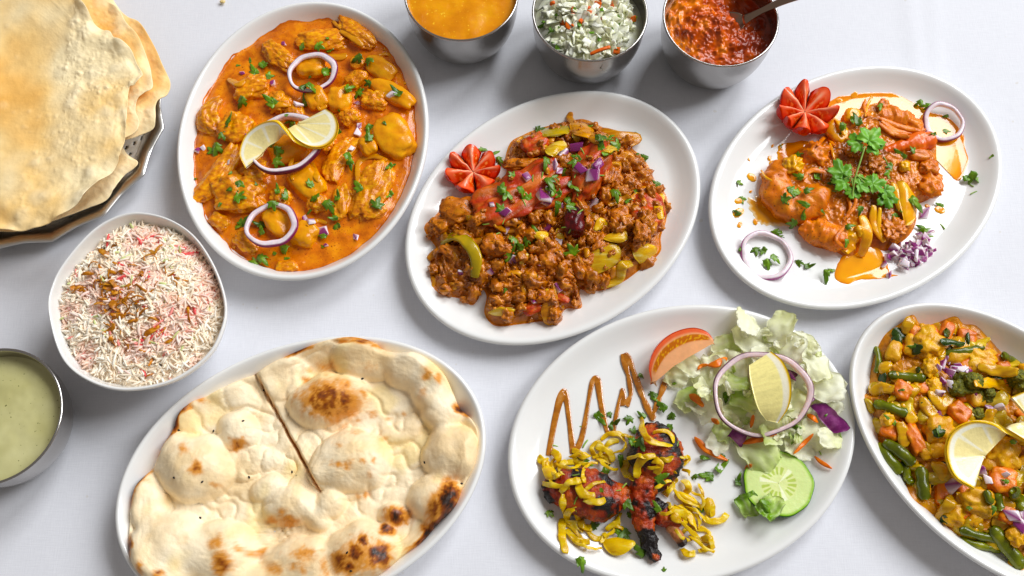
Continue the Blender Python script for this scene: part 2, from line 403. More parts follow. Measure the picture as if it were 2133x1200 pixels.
# ------------------------------------------------------------------ metal tray, paper doily, poppadoms
def polar(out, c, nr, s0=0.0):                   # grid from centre c to loop `out` (n,2): returns s, P (nr,n,2)
    s = np.linspace(s0, 1, nr); return s, c + (out[None] - c) * s[:, None, None]
TR_C = np.array([-47.8, 16.76])
def tray():
    n = 312; th = np.linspace(0, 2 * np.pi, n, endpoint=False); N = 16
    f = ((th + math.radians(2.8)) / (2 * np.pi) * N) % 1.0; tip = np.abs(2 * f - 1)      # 1 at the points
    R = 13.6 * (1 + .045 * (tip ** 1.5 - 1))
    pr = np.vstack([spline([(.3, .45), (.78, .5), (.84, .7), (.88, 1.2), (.93, 1.7), (.97, 1.9), (1.0, 1.85)], 24), spline([(1.0, 1.85), (1.004, 1.74), (.96, 1.65), (.9, 1.2), (.84, .4), (.78, .2), (.3, .15)], 16)[1:]])
    V = []
    for s, z in pr:
        k = sstep(.8, .93, np.full(n, s)); r = (13.3 * (1 - k) + R * k) * s
        V.append(np.c_[TR_C + np.stack([np.cos(th), np.sin(th)], 1) * r[:, None], z + k * .18 * tip])
    F = gridF(len(pr), n, False, True); i = np.arange(1, n - 1); k = (len(pr) - 1) * n
    o = build("metal_tray", np.vstack(V), [F, np.stack([0 * i, i, i + 1], 1), np.stack([0 * i + k, k + i + 1, k + i], 1)], steel("tray_steel", (.74, .72, .69), .3), loc=np.r_[TR_C, 0])
    tag(o, "round steel tray with a pointed wavy rim under the poppadoms", "tray")
    # lace-cut doily: the cells of the border are cut right through
    nr = 40; r = np.linspace(4.5, 12.7, nr); V = []
    edge = 1 + .02 * np.cos(th * 26)
    for q in r:
        rr = q * (1 + (edge - 1) * sstep(10, 12.7, np.full(n, q)))
        z = .62 + 1.15 * sstep(11.0, 12.7, rr); V.append(np.c_[TR_C + np.stack([np.cos(th), np.sin(th)], 1) * rr[:, None], z])
    F = gridF(nr, n, False, True).reshape(nr - 1, n, 4); keep = np.ones((nr - 1, n), bool)
    ii, jj = np.meshgrid(np.arange(nr - 1), np.arange(n), indexing='ij')
    rm = r[:-1][:, None]
    keep &= ~((rm > 9.0) & (rm < 12.0) & (ii % 3 == 1) & ((jj + 3 * (ii // 3 % 2)) % 6 < 2))
    keep &= ~((rm > 12.0) & (rm < 12.35) & (jj % 12 < 5))
    o = build("paper_doily", np.vstack(V), F[keep], food("doily_paper", [(.3, rgb(238, 230, 215)), (.7, rgb(246, 240, 230))], rough=.8, bump=.1), loc=np.r_[TR_C, .6])
    sol = o.modifiers.new("thickness", 'SOLIDIFY'); sol.thickness = .02 * CM
    tag(o, "lacy white paper doily lying between tray and poppadoms", "doily")
tray()
M_POP = food("crisp_lentil_wafer", attr=True, vary=.10, scale=.9, rough=.5, bump=.35, bscale=4.2, bdist=.08, spec=.4)
def poppadom(px, z0, tilt, label, seed, fold=1.0, th0=.09, NR=96, NT_=300):
    out = loop_spline([at(x, y, z0)[:2] for x, y in px], NT_); c = out.mean(0)
    s, P = polar(out, c, NR); x, y = P[..., 0].ravel(), P[..., 1].ravel(); S = np.repeat(s, NT_)
    rng = np.random.RandomState(seed)
    wav = n2(x, y, .11, seed, 1) * 1.25 * fold + n2(x, y, .27, seed + 3, 2) * .36 * fold * S
    rimw = sstep(.86, 1.0, S) * (n2(x, y, .30, seed + 9, 2) * .8) * fold
    wav += rimw
    bl = np.zeros_like(x)                        # blisters
    for k in range(900 if NR > 100 else 420):
        q = int(round(math.sqrt(rng.uniform(.02, 1)) * (NR - 1))) * NT_ + rng.randint(NT_); w = rng.uniform(.10, .26) if k % 12 else rng.uniform(.4, .8)
        i = np.nonzero((np.abs(x - x[q]) < 2.2 * w) & (np.abs(y - y[q]) < 2.2 * w))[0]; d2 = (x[i] - x[q]) ** 2 + (y[i] - y[q]) ** 2; bl[i] += np.exp(-(d2 / (w * w)) ** 1.6) * w * (.17 if w < .3 else .15)
    fine = np.maximum(0, n2(x, y, 2.6, seed + 5, 2)) * .035
    z = z0 + tilt[0] * (x - c[0]) + tilt[1] * (y - c[1]) + wav + bl + fine
    V = np.stack([x, y, z], 1).reshape(NR, NT_, 3)
    t = np.clip(.5 + .75 * n2(x, y, .12, seed + 21, 3) - .25 * sstep(.82, 1.0, S) + .05 * wav, 0, 1)
    c0, c1, c2 = lin((253, 233, 190)), lin((249, 212, 150)), lin((235, 178, 102))
    col = np.where(t[:, None] < .5, c0 + (c1 - c0) * (t * 2)[:, None], c1 + (c2 - c1) * ((t - .5) * 2)[:, None])
    col = col + (lin((250, 238, 208)) - col) * np.clip(bl * 2.0, 0, .55)[:, None]
    V2 = V.copy(); V2[..., 2] -= th0
    F = gridF(NR, NT_, False, True); m = NR * NT_; r = (NR - 1) * NT_ + np.arange(NT_); q = (NR - 1) * NT_ + (np.arange(NT_) + 1) % NT_
    V2[NR - 1, :, 2] += th0 * .35
    o = build("poppadom", np.vstack([V.reshape(-1, 3), V2.reshape(-1, 3)]), [F, F[:, ::-1] + m, np.stack([r, q, q + m, r + m], 1)[:, ::-1]], M_POP, cols=np.vstack([col, col]))
    tag(o, label, "poppadom", "crisp poppadoms stacked on the steel tray")
poppadom([(258, 310), (288, 340), (258, 366), (240, 394), (218, 422), (160, 446), (100, 464), (0, 484), (-120, 465), (-230, 380), (-300, 200), (-240, 20), (-100, -90), (60, -70), (150, 60), (220, 200)], 2.0, (0, 0), "lowest poppadom showing between the top wafer and the rim at lower right", 31, .55)
poppadom([(246, 14), (290, 46), (318, 90), (337, 132), (353, 170), (348, 196), (328, 214), (327, 250), (318, 272), (270, 290), (180, 330), (60, 360), (-100, 360), (-260, 280), (-300, 80), (-200, -110), (0, -170), (150, -120)], 3.3, (.0, .0), "outermost poppadom reaching farthest right over the tray rim", 32, .6)
poppadom([(166, -40), (215, -5), (246, 18), (262, 45), (288, 75), (308, 128), (318, 178), (300, 194), (286, 206), (281, 228), (289, 258), (266, 284), (150, 330), (0, 350), (-160, 330), (-280, 200), (-270, 0), (-150, -150), (40, -130)], 4.3, (0, 0), "middle poppadom with folded edge just under the top one", 33, .6)
poppadom([(150, -40), (168, 0), (186, 24), (195, 46), (226, 62), (238, 78), (268, 96), (280, 124), (294, 152), (280, 172), (266, 182), (264, 230), (262, 280), (252, 322), (226, 364), (192, 396), (166, 428), (110, 462), (50, 477), (0, 474), (-120, 455), (-230, 370), (-300, 220), (-280, 50), (-180, -110), (0, -160)], 5.7, (0, 0), "large golden bubbly poppadom on top of the stack", 36, 1.0, NR=150, NT_=420)

# ------------------------------------------------------------------ rice
def rice():
    rt = root("rice_heap", np.r_[RB_C, 1.0], "heap of pink flecked white rice in the ceramic bowl", "rice")
    rng = np.random.RandomState(4)
    o = _rb - RB_C; ang = np.arctan2(o[:, 1], o[:, 0]); ks = np.argsort(ang); R_of = lambda a: np.interp(a, ang[ks], np.hypot(o[:, 0], o[:, 1])[ks], period=2 * np.pi)
    def hz(x, y):
        dx, dy = x - RB_C[0], y - RB_C[1]; s = np.hypot(dx, dy) / (R_of(np.arctan2(dy, dx)) * .93)
        return 4.35 + 1.55 * np.clip(1 - s ** 2.2, 0, 1) + .35 * n2(x, y, .4, 6, 2), s
    n = 120; th = np.linspace(-np.pi, np.pi, n, endpoint=False); V = []
    for q in np.linspace(.01, 1, 40):
        r = R_of(th) * .915 * q; x, y = RB_C[0] + r * np.cos(th), RB_C[1] + r * np.sin(th); V.append(np.stack([x, y, hz(x, y)[0] - .13], 1))
    m_w = food("boiled_rice", attr=True, vary=.04, rough=.4, bump=0, scale=2)
    V = np.vstack(V); b = build("rice_bed", V, gridF(40, n, False, True), m_w, rt, cols=np.tile(lin((255, 244, 226)), (len(V), 1)))
    vs_ = []
    for v in range(4):
        L = .47 + .05 * v; C = np.stack([np.linspace(-L, L, 6), .10 * (v - 1.5) * (1 - np.linspace(-1, 1, 6) ** 2), 0 * np.linspace(0, 1, 6)], 1)
        vs_.append(tube(C, .118 * np.array([.6, .92, 1, 1, .9, .55]), .105 * np.array([.6, .92, 1, 1, .9, .55]), 6))
    cols = [(253, 241, 222), (255, 248, 234), (250, 232, 206), (252, 238, 216)]
    red = [(246, 160, 152), (252, 204, 192), (253, 222, 210), (251, 212, 200), (238, 112, 112)]; grn = [(206, 214, 150)]
    meshes = {}
    stuffV, stuffF3, stuffF4, stuffC, off = [], [], [], [], 0
    N = 3700; made = 0
    pk = [(c, (rng.uniform(-6.2, 6.2), rng.uniform(-6.2, 6.2))) for c in range(26)]
    G = []
    aa = rng.uniform(-np.pi, np.pi, N); rr_ = R_of(aa) * .915 * np.sqrt(rng.rand(N)) * .965
    gx, gy = RB_C[0] + rr_ * np.cos(aa), RB_C[1] + rr_ * np.sin(aa); gz = hz(gx, gy)[0]
    for k in range(N):
        x, y = gx[k], gy[k]; up_ = rng.uniform(-.12, .14); z = gz[k] + up_
        pinkness = min(math.hypot(x - RB_C[0] - p[0], y - RB_C[1] - p[1]) for _, p in pk)
        u = rng.rand()
        if u < .03 + (.30 if pinkness < .55 else 0): c = red[rng.randint(5)]
        elif u > .985: c = grn[0]
        else:
            c = cols[rng.randint(4)]
            if pinkness < 1.2: c = tuple(np.array(c) * .8 + np.array((250, 170, 165)) * .2)
        E = Euler((rng.uniform(0, 6.28), rng.normal(0, .32), rng.uniform(0, 6.28)), 'XYZ').to_matrix()
        G.append((z, x, y, c, E, rng.randint(4), rng.uniform(.85, 1.15), up_))
    G.sort(key=lambda g: -g[7])
    for k, (z, x, y, c, E, v, sc, _) in enumerate(G):
        A = np.array(E) * sc; Vv, Ff = vs_[v]
        if k < 280:                              # the topmost grains lie loose, one by one
            key = (v, tuple(np.round(c).astype(int)))
            if key not in meshes: meshes[key] = mesh("rice_grain", Vv, Ff, m_w, np.tile(lin(c), (len(Vv), 1)))
            link("rice_grain", meshes[key], (x, y, z), rt, E.to_quaternion(), sc)
        else:
            W = Vv @ A.T + (x, y, z); stuffV.append(W); stuffF4.append(Ff[0] + off); stuffF3.append(Ff[1] + off); off += len(W)
            stuffC.append(np.tile(lin(c), (len(W), 1)))
    g = build("rice_grain_bulk", np.vstack(stuffV), [np.vstack(stuffF4), np.vstack(stuffF3)], m_w, rt, cols=np.vstack(stuffC)); tag(g, kind="stuff")
    # crisp fried onion shreds
    m_o = food("fried_onion", [(.25, rgb(138, 72, 20)), (.5, rgb(190, 122, 48)), (.75, rgb(226, 174, 100))], scale=2.2, rough=.35, bump=.5, coat=.2, vary=.2)
    spots = [(475, 330), (430, 350), (415, 290), (470, 260), (500, 290), (385, 290), (330, 330), (320, 340), (440, 390), (480, 350), (510, 380), (505, 420), (520, 400), (440, 410), (465, 420), (570, 390), (600, 410), (575, 430), (560, 360), (590, 300), (610, 345), (455, 500), (470, 505), (480, 545), (630, 480), (625, 520), (660, 490), (520, 560), (760, 435), (615, 215), (628, 180), (570, 240), (730, 355), (590, 610), (605, 680), (735, 290), (445, 180), (680, 260), (540, 465), (495, 450), (430, 310), (550, 480), (690, 555), (400, 245), (450, 340), (490, 400), (520, 350), (460, 370), (530, 430), (410, 330), (500, 330), (545, 400), (480, 440), (425, 380), (560, 450), (440, 290)]
    shr = []
    for k, (cx, cy) in enumerate(spots):
        p = at(cx / 1.967, 430 + cy / 1.967, 5.6); x, y = p[0], p[1]; z = hz(np.array([x]), np.array([y]))[0][0] + .12
        L = rng.uniform(.5, 1.1); a = rng.uniform(0, 6.28); m = 9; t = np.linspace(-1, 1, m)
        C = np.stack([t * L, .42 * np.sin(t * rng.uniform(1, 4) + rng.rand() * 6), .22 * np.cos(t * 3.4 + rng.rand() * 6) + .15], 1)
        V, F = tube(C, rng.choice([.09, .13, .17, .30]) * (1 - .4 * t ** 2), .04, 8, twist=t * rng.uniform(-2.2, 2.2))
        V += np.stack([noise(V * 2.5, k), noise(V * 2.5, k + 3), noise(V * 2.5, k + 6)], 1) * .12
        o_ = build("fried_onion_shred", rotz(V, a) + (x, y, z), F, m_o)
        tag(o_, "fried onion", "fried onion", "fried onion shreds on the rice"); shr.append((o_, cx / 1.967, 430 + cy / 1.967))
    which(shr, [("the centre", 235, 640), ("the left bits", 165, 600), ("the right bits", 320, 690), ("the back bits", 310, 525), ("the front bits", 300, 770)], "fried onion shred", "of the rice")
    m_c = food("cumin_seed", [(.3, rgb(40, 30, 22)), (.7, rgb(70, 52, 36))], rough=.6, vary=.2)
    Vc, Fc = tube(np.stack([np.linspace(-.2, .2, 5), np.zeros(5), np.zeros(5)], 1), np.array([.02, .05, .06, .05, .02]), .05, 6)
    mc = mesh("cumin_seed", Vc, Fc, m_c)
    cu = []
    for k, (cx, cy) in enumerate([(780, 505), (820, 475), (265, 560), (690, 460), (415, 165), (650, 640), (350, 520), (560, 120), (880, 340), (500, 690)]):
        p = at(cx / 1.967, 430 + cy / 1.967, 5.4); z = hz(p[:1], p[1:2])[0][0] + .15
        o_ = link("cumin_seed", mc, (p[0], p[1], z), None, quat(spin=k * 1.1)); tag(o_, "seed", "seed", "cumin seeds in the rice"); cu.append((o_, cx / 1.967, 430 + cy / 1.967))
    which(cu, [("the centre", 235, 640), ("the left bits", 165, 600), ("the right bits", 320, 690), ("the back bits", 310, 525), ("the front bits", 300, 770)], "dark cumin seed", "of the rice")
rice()

# ------------------------------------------------------------------ sauces in the steel bowls
def sauce(dish, z, name, label, mat, amp=.03, f=.6, seed=0, hfun=None, n=120, nr=60, cols=None):
    th = np.linspace(0, 2 * np.pi, n, endpoint=False); o = np.argsort(-dish.iz); d = np.interp(z, dish.iz[o][::-1], dish.id[o][::-1])
    P = np.stack([dish.ring(d - .02, z, th)[:, :2] * q + dish.c * (1 - q) for q in np.linspace(.005, 1, nr)]); x, y = P[..., 0].ravel(), P[..., 1].ravel()
    S = np.repeat(np.linspace(.005, 1, nr), n)
    Z = z + amp * n2(x, y, f, seed, 3) + .06 * sstep(.95, 1, S)
    if hfun: Z = Z + hfun(x, y, S)
    V = np.stack([x, y, Z], 1); ob = build(name, V, gridF(nr, n, False, True), mat, loc=np.r_[dish.c, z - .1], cols=None if cols is None else cols(x, y, Z))
    tag(ob, label, "sauce"); return V, gridF(nr, n, False, True)
sauce(B_YEL, 6.2, "yellow_sauce", "smooth yellow orange sauce with fine bubbles in steel bowl", food("yellow_sauce", [(.25, rgb(206, 118, 0)), (.5, rgb(230, 144, 2)), (.75, rgb(246, 176, 26))], scale=.35, rough=.22, bump=.35, bscale=5, bdist=.05, speck=(rgb(252, 204, 96), 4.0, .70)), .10, .35, 2)
sauce(B_GRN, 4.3, "green_sauce", "pale green yoghurt sauce with dark herb specks", food("green_sauce", [(.25, rgb(186, 180, 124)), (.75, rgb(210, 205, 156))], scale=.25, rough=.28, bump=.15, bscale=3, bdist=.04, speck=(rgb(100, 104, 56), 4.5, .735)), .09, .35, 7)
def chutney():
    def h(x, y, S):
        dx, dy = x - B_CHU.c[0], y - B_CHU.c[1]
        m = 1.25 * np.exp(-(((dx + .6) / 3.4) ** 2 + ((dy - .4) / 2.8) ** 2)) - 1.6 * np.exp(-(((dx - 2.9) / 1.7) ** 2 + ((dy - 2.2) / 2.0) ** 2))
        l = .42 * n2(x, y, .8, 3, 3) + .34 * np.maximum(0, n2(x, y, 1.7, 12, 2)) 
        return (m + l * (1 - sstep(.9, 1, S))) * (1 - sstep(.93, 1, S) * .7)
    def col(x, y, Z):
        t = np.clip(.45 + .6 * n2(x, y, .55, 17, 3) - .10 * (x - B_CHU.c[0]), 0, 1)[:, None]
        a, b, c = lin((140, 44, 8)), lin((196, 80, 16)), lin((236, 136, 58)); return np.where(t < .5, a + (b - a) * 2 * t, b + (c - b) * (2 * t - 1))
    return sauce(B_CHU, 4.9, "red_chutney", "chunky glossy red chutney heaped in steel bowl", food("red_chutney", attr=True, vary=.2, scale=1.6, rough=.2, coat=.25, bump=.2, bscale=4.5, bdist=.08), .0, 1, 1, h, 160, 90, col)
chutney()
def spoon():
    rt = root("spoon", at(1556, 60, 5.2), "steel spoon with its bowl sunk in the red chutney", "spoon")
    m = steel("spoon_steel", (.34, .23, .17), .2); c = np.array([at(1548, 42, 5.4)])[0]; e = at(1700, -22, 9.6); d = e - c; d /= np.linalg.norm(d)  # copper-brown base colour paints in the wood that the steel would reflect
    L = np.linalg.norm(e - c); t = np.linspace(0, 1, 26); C = c + d * (t * L)[:, None]; C[:, 2] += .9 * np.sin(t * np.pi) * .5 - .0
    w = np.interp(t, [0, .12, .25, .5, 1.0], [.62, .42, .34, .42, .62])
    V, F = tube(C, w, .11, 14, box=3.0); build("handle", V, F, m, rt)
    ss, tt = np.meshgrid(np.linspace(0, 1, 16), np.linspace(0, 2 * np.pi, 40, endpoint=False), indexing='ij')
    u = -1.75 + 2.0 * ss * np.cos(tt); v = 1.35 * ss * np.sin(tt); z = -.75 * (1 - ss ** 2)
    S_ = np.cross(d, (0, 0, 1)); S_ /= np.linalg.norm(S_); U_ = np.cross(S_, d); T2 = d * np.array([1, 1, .35]); T2 /= np.linalg.norm(T2)
    P = c + T2 * u[..., None] + S_ * v[..., None] + np.array([0, 0, 1]) * z[..., None]
    V = np.vstack([P.reshape(-1, 3), P.reshape(-1, 3) - (0, 0, .08)]); F = gridF(16, 40, False, True); k = 16 * 40
    r = 15 * 40 + np.arange(40); q = 15 * 40 + (np.arange(40) + 1) % 40
    build("spoon_bowl", V, [F, F[:, ::-1] + k, np.stack([r, q, q + k, r + k], 1)[:, ::-1]], m, rt)
spoon()
def dice_mesh(name, size, seed, mat, cols=None, flat=.6, bev=.12):
    rng = np.random.RandomState(seed); bm = bmesh.new(); bmesh.ops.create_cube(bm, size=1); sk = rng.uniform(-.5, .5, 3)
    for v in bm.verts:
        v.co = Vector((v.co.x * size * rng.uniform(.8, 1.4), v.co.y * size * rng.uniform(.7, 1.15), v.co.z * size * flat * rng.uniform(.75, 1.2))) + Vector(rng.normal(0, .13 * size, 3)) + Vector((v.co.y * sk[0] * size, 0, v.co.x * v.co.y * sk[1] * size))
    bmesh.ops.bevel(bm, geom=list(bm.edges), offset=bev * size, segments=2, affect='EDGES', profile=.5)
    bmesh.ops.triangulate(bm, faces=[f for f in bm.faces if len(f.verts) > 4])
    V = np.array([v.co[:] for v in bm.verts]); q = np.array([[v.index for v in f.verts] for f in bm.faces if len(f.verts) == 4]); t = [[v.index for v in f.verts] for f in bm.faces if len(f.verts) == 3]
    bm.free(); return mesh(name, V, [q, np.array(t).reshape(-1, 3)], mat, cols(V) if cols else None, True)
def kachumber():
    c = B_ONI.c; rt = root("onion_salad", np.r_[c, 4.0], "heap of diced white onion, herbs and carrot in steel bowl", "onion salad")
    rng = np.random.RandomState(8)
    m_w = food("raw_onion_dice", [(.25, rgb(214, 216, 168)), (.5, rgb(240, 240, 216)), (.8, rgb(252, 252, 244))], scale=1.0, rough=.22, bump=.25, coat=.3, vary=.05, sss=.5, sssr=.3, sssc=(1, 1, .85), speck=(rgb(96, 88, 60), 7.0, .74))
    m_g = food("herb_green", [(.3, rgb(74, 118, 34)), (.7, rgb(128, 170, 66))], rough=.4, vary=.2)
    m_r = food("carrot_bit", [(.3, rgb(214, 92, 44)), (.7, rgb(236, 130, 78))], rough=.35, vary=.1)
    var = [dice_mesh("onion_dice", s_, k, m_w, flat=f_) for k, (s_, f_) in enumerate([(.5, .6), (.7, .35), (.42, .8), (.85, .22), (.55, .5), (.4, .8), (1.0, .2), (.5, .4)])]
    gr = [dice_mesh("herb_bit", .42, 40 + k, m_g, flat=.25) for k in range(3)]; cr = [dice_mesh("carrot_bit", .55, 60 + k, m_r, flat=.3) for k in range(3)]
    hz = lambda r: 5.3 + 1.35 * (1 - (r / 5.2) ** 2)
    th = np.linspace(0, 2 * np.pi, 60, endpoint=False); V = np.vstack([np.stack([c[0] + r * np.cos(th), c[1] + r * np.sin(th), np.full(60, hz(r) - .30)], 1) for r in np.linspace(.05, 5.3, 20)])
    build("onion_bed", V, gridF(20, 60, False, True), m_w, rt)
    for k in range(295):
        r = 4.75 * math.sqrt(rng.rand()); a = rng.uniform(0, 6.28); e = Euler((rng.normal(0, .6), rng.normal(0, .6), rng.uniform(0, 6.28))).to_quaternion()
        u = rng.rand(); me, nm = (var[rng.randint(8)], "onion_dice") if u < .87 else ((gr[rng.randint(3)], "herb_bit") if u < .965 else (cr[rng.randint(3)], "carrot_bit"))
        link(nm, me, (c[0] + r * math.cos(a), c[1] + r * math.sin(a), hz(r) + rng.uniform(-.25, .22) + (.15 if u > .87 else 0)), rt, e)
    for (a, b) in (((940, 750), (1200, 655)), ((690, 100), (690, 220)), ((860, 130), (930, 110)), ((380, 60), (430, 40))):
        p, q = at(1090 + a[0] / 6.668, a[1] / 6.668, 6.5), at(1090 + b[0] / 6.668, b[1] / 6.668, 6.7); V, F = tube(spline([p, (p + q) / 2 + (0, 0, .1), q], 10), .17, .13, 8, box=4); build("carrot_bit", V, F, m_r, rt)
kachumber()
# ------------------------------------------------------------------ shared food pieces
class Surf:                                      # what things are laid on: hit() finds the spot seen at a place in the photograph
    def __init__(s): s.V, s.F, s.n, s.t = [], [], 0, None
    def add(s, V, F):
        for f in (F if isinstance(F, list) else [F]): s.F += (np.asarray(f) + s.n).tolist()
        s.V.append(np.asarray(V)); s.n += len(V); s.t = None; return s
    def tree(s):
        if s.t is None: s.t = BVHTree.FromPolygons([tuple(v) for v in np.vstack(s.V)], s.F)
        return s.t
    def hit(s, px, py):
        d = ray(px, py); p, n, _, _ = s.tree().ray_cast(Vector(CAM), Vector(d).normalized())
        if p is None: return at(px, py, 1.0), np.array([0, 0, 1.0])
        n = np.array(n); n = n if n[2] > 0 else -n; return np.array(p), n
    def top(s, x, y):
        p, n, _, _ = s.tree().ray_cast(Vector((x, y, 30)), Vector((0, 0, -1))); return (p[2], np.array(n)) if p is not None else (1.0, np.array([0, 0, 1.0]))
def dish_surf(D, lvl=None):
    th = np.linspace(0, 2 * np.pi, 90, endpoint=False); q = np.linspace(.01, 1, 40)
    P = np.vstack([D.ring(.3, 0, th) * k + np.r_[D.c, 0] * (1 - k) for k in q]); P[:, 2] = D.z(P[:, 0], P[:, 1]); return Surf().add(P, gridF(40, 90, False, True))
def px_cm(px, py, z=1.5): return np.linalg.norm(at(px + 10, py, z) - at(px - 10, py, z)) / 20
def kk(K, L): return [tuple(K(q[0], q[1])) + tuple(q[2:]) for q in L]
def crop(ox, oy, sc): return lambda x, y: (ox + x / sc, oy + y / sc)

def chunk(name, mat, surf, a, b, wid, seed, parent=None, thick=.75, lift=.25, amp=.14, freq=1.6, boxy=.12, sub=4, bend=0, ridged=0, cols=None, taper=0, add=True, tilt=0):
    """a lump lying from photo spot a to photo spot b, wid photo px wide"""
    mx, my = (a[0] + b[0]) / 2, (a[1] + b[1]) / 2; p, n = surf.hit(mx, my); A, B = at(*a, p[2]), at(*b, p[2])
    L = np.linalg.norm(B - A) / 2; w = wid * px_cm(mx, my, p[2]) / 2; ang = math.atan2(B[1] - A[1], B[0] - A[0]); h = w * thick
    V, F = blob((1, 1, 1), amp, freq, seed, sub, boxy, 4, ridged)
    N0 = V.copy(); V = V * (L, w * (1 - taper * V[:, 0])[:, None].ravel().mean(), h) if not taper else np.stack([V[:, 0] * L, V[:, 1] * w * (1 - taper * V[:, 0]), V[:, 2] * h * (1 - .6 * taper * V[:, 0])], 1)
    if bend: V[:, 1] += bend * w * (N0[:, 0] ** 2 - .4); 
    V[:, 2] += tilt * V[:, 0]
    V = rotz(V, ang) + (A + B) / 2 * (1, 1, 0) + (0, 0, p[2] + lift * h)
    c = cols(N0, V) if cols else None
    o = build(name, V, F, mat, parent, cols=c)
    if add: surf.add(V, F)
    return o, V
def ribbon(name, mat, surf, pts, wid, thick, parent=None, lift=.1, n=22, twist=0, up=(0, 0, 1), arch=0, taper=.35, add=False, cols=None, seed=0, wob=.04):
    """a strip laid over photo spots pts; pts may carry an extra height as third value"""
    P = []
    for q in pts:
        h, _ = surf.hit(q[0], q[1]); z = h[2] + lift + (q[2] if len(q) > 2 else 0); P.append(at(q[0], q[1], z))
    C = spline(P, n); t = np.linspace(-1, 1, n); C[:, 2] += arch * (1 - t ** 2)
    w = wid / 2 * px_cm(pts[0][0], pts[0][1], P[0][2]) * (1 - taper * np.abs(t) ** 3)
    V, F = tube(C, w, thick / 2, 12, up, 4.0, True, t * twist if np.isscalar(twist) else np.interp(t, np.linspace(-1, 1, len(twist)), twist))
    V = V + np.stack([noise(V * 1.6, seed + 1), noise(V * 1.6, seed + 2), noise(V * 1.6, seed + 3)], 1) * wob
    o = build(name, V, F, mat, parent, cols=cols(V) if cols else None)
    if add: surf.add(V, F)
    return o
# herbs
M_HERB = food("coriander_leaf", [(.25, rgb(58, 88, 14)), (.55, rgb(96, 132, 34)), (.85, rgb(154, 180, 80))], scale=1.8, rough=.35, bump=.5, bscale=5, bdist=.05, vary=.28, spec=.5)
def leaf_mesh(seed, size=1.0, chop=False, curl=.3):
    rng = np.random.RandomState(seed); n = 36; th = np.linspace(-np.pi, np.pi, n, endpoint=False)
    r = .30 + 0 * th
    for c, L in ((0, 1.0), (1.05, .85), (-1.05, .85), (1.9, .55), (-1.9, .55)): r = np.maximum(r, L * rng.uniform(.8, 1.1) * np.exp(-((th - c) / .55) ** 2))
    r *= 1 + .09 * np.cos(13 * th + rng.rand()) ; V = []
    for q in (.02, .35, .7, 1.0): V.append(np.stack([r * q * np.cos(th), r * q * np.sin(th), 0 * th], 1))
    V = np.vstack(V) * .72 * size
    if chop: V[:, 1] = np.clip(V[:, 1], -.26 * size * rng.uniform(.6, 1.3), .32 * size * rng.uniform(.6, 1.3)); V[:, 0] *= 1.1
    V[:, 2] = curl * (V[:, 0] ** 2 * rng.uniform(-1, 1) + V[:, 1] ** 2 * rng.uniform(-1.6, .6)) / size + noise(V * 3 / size, seed) * .12 * size
    V[:, 2] -= V[:, 2].min(); F = gridF(4, n, False, True); m = len(V); W = V - (0, 0, .025)
    e = 3 * n + np.arange(n); f = 3 * n + (np.arange(n) + 1) % n
    return mesh("coriander_leaf", np.vstack([V, W]), [F, F[:, ::-1] + m, np.stack([f, e, e + m, f + m], 1)], M_HERB)
LEAF = [leaf_mesh(k) for k in range(4)] + [leaf_mesh(10 + k, 1.05, True, .9) for k in range(9)]
LEAF2 = [leaf_mesh(30 + k, .55, True, .5) for k in range(4)]
M_STEM = food("coriander_stem", [(.3, rgb(120, 156, 64)), (.7, rgb(160, 188, 96))], rough=.35, vary=.15, bump=.2)
_v, _f2 = tube(np.stack([np.linspace(-.28, .28, 6), .03 * np.sin(np.linspace(0, 3, 6)), np.zeros(6)], 1), .055, .055, 7)
STEM_BIT = mesh("coriander_clipping", _v, _f2, M_STEM)
def sprinkle(surf, pts, noun, where, group, seed, marks, meshes=None, cat="herb leaf", name="coriander_leaf", size=(.75, 1.15), lift=.04, tumble=.25):
    rng = np.random.RandomState(seed); meshes = meshes or LEAF; items = []
    for q in pts:
        p, n = surf.hit(q[0], q[1]); n = np.array([0, 0, 1.0]) * .45 + n * .55 + rng.normal(0, tumble, 3) * (1, 1, 0); n /= np.linalg.norm(n)
        sc = (q[2] if len(q) > 2 else 1.0) * rng.uniform(*size)
        o = link(name, meshes[rng.randint(len(meshes))], p + n * lift, None, quat(n, rng.uniform(0, 6.28)), sc); tag(o, noun, cat, group); items.append((o, q[0], q[1]))
    which(items, marks, noun, where)
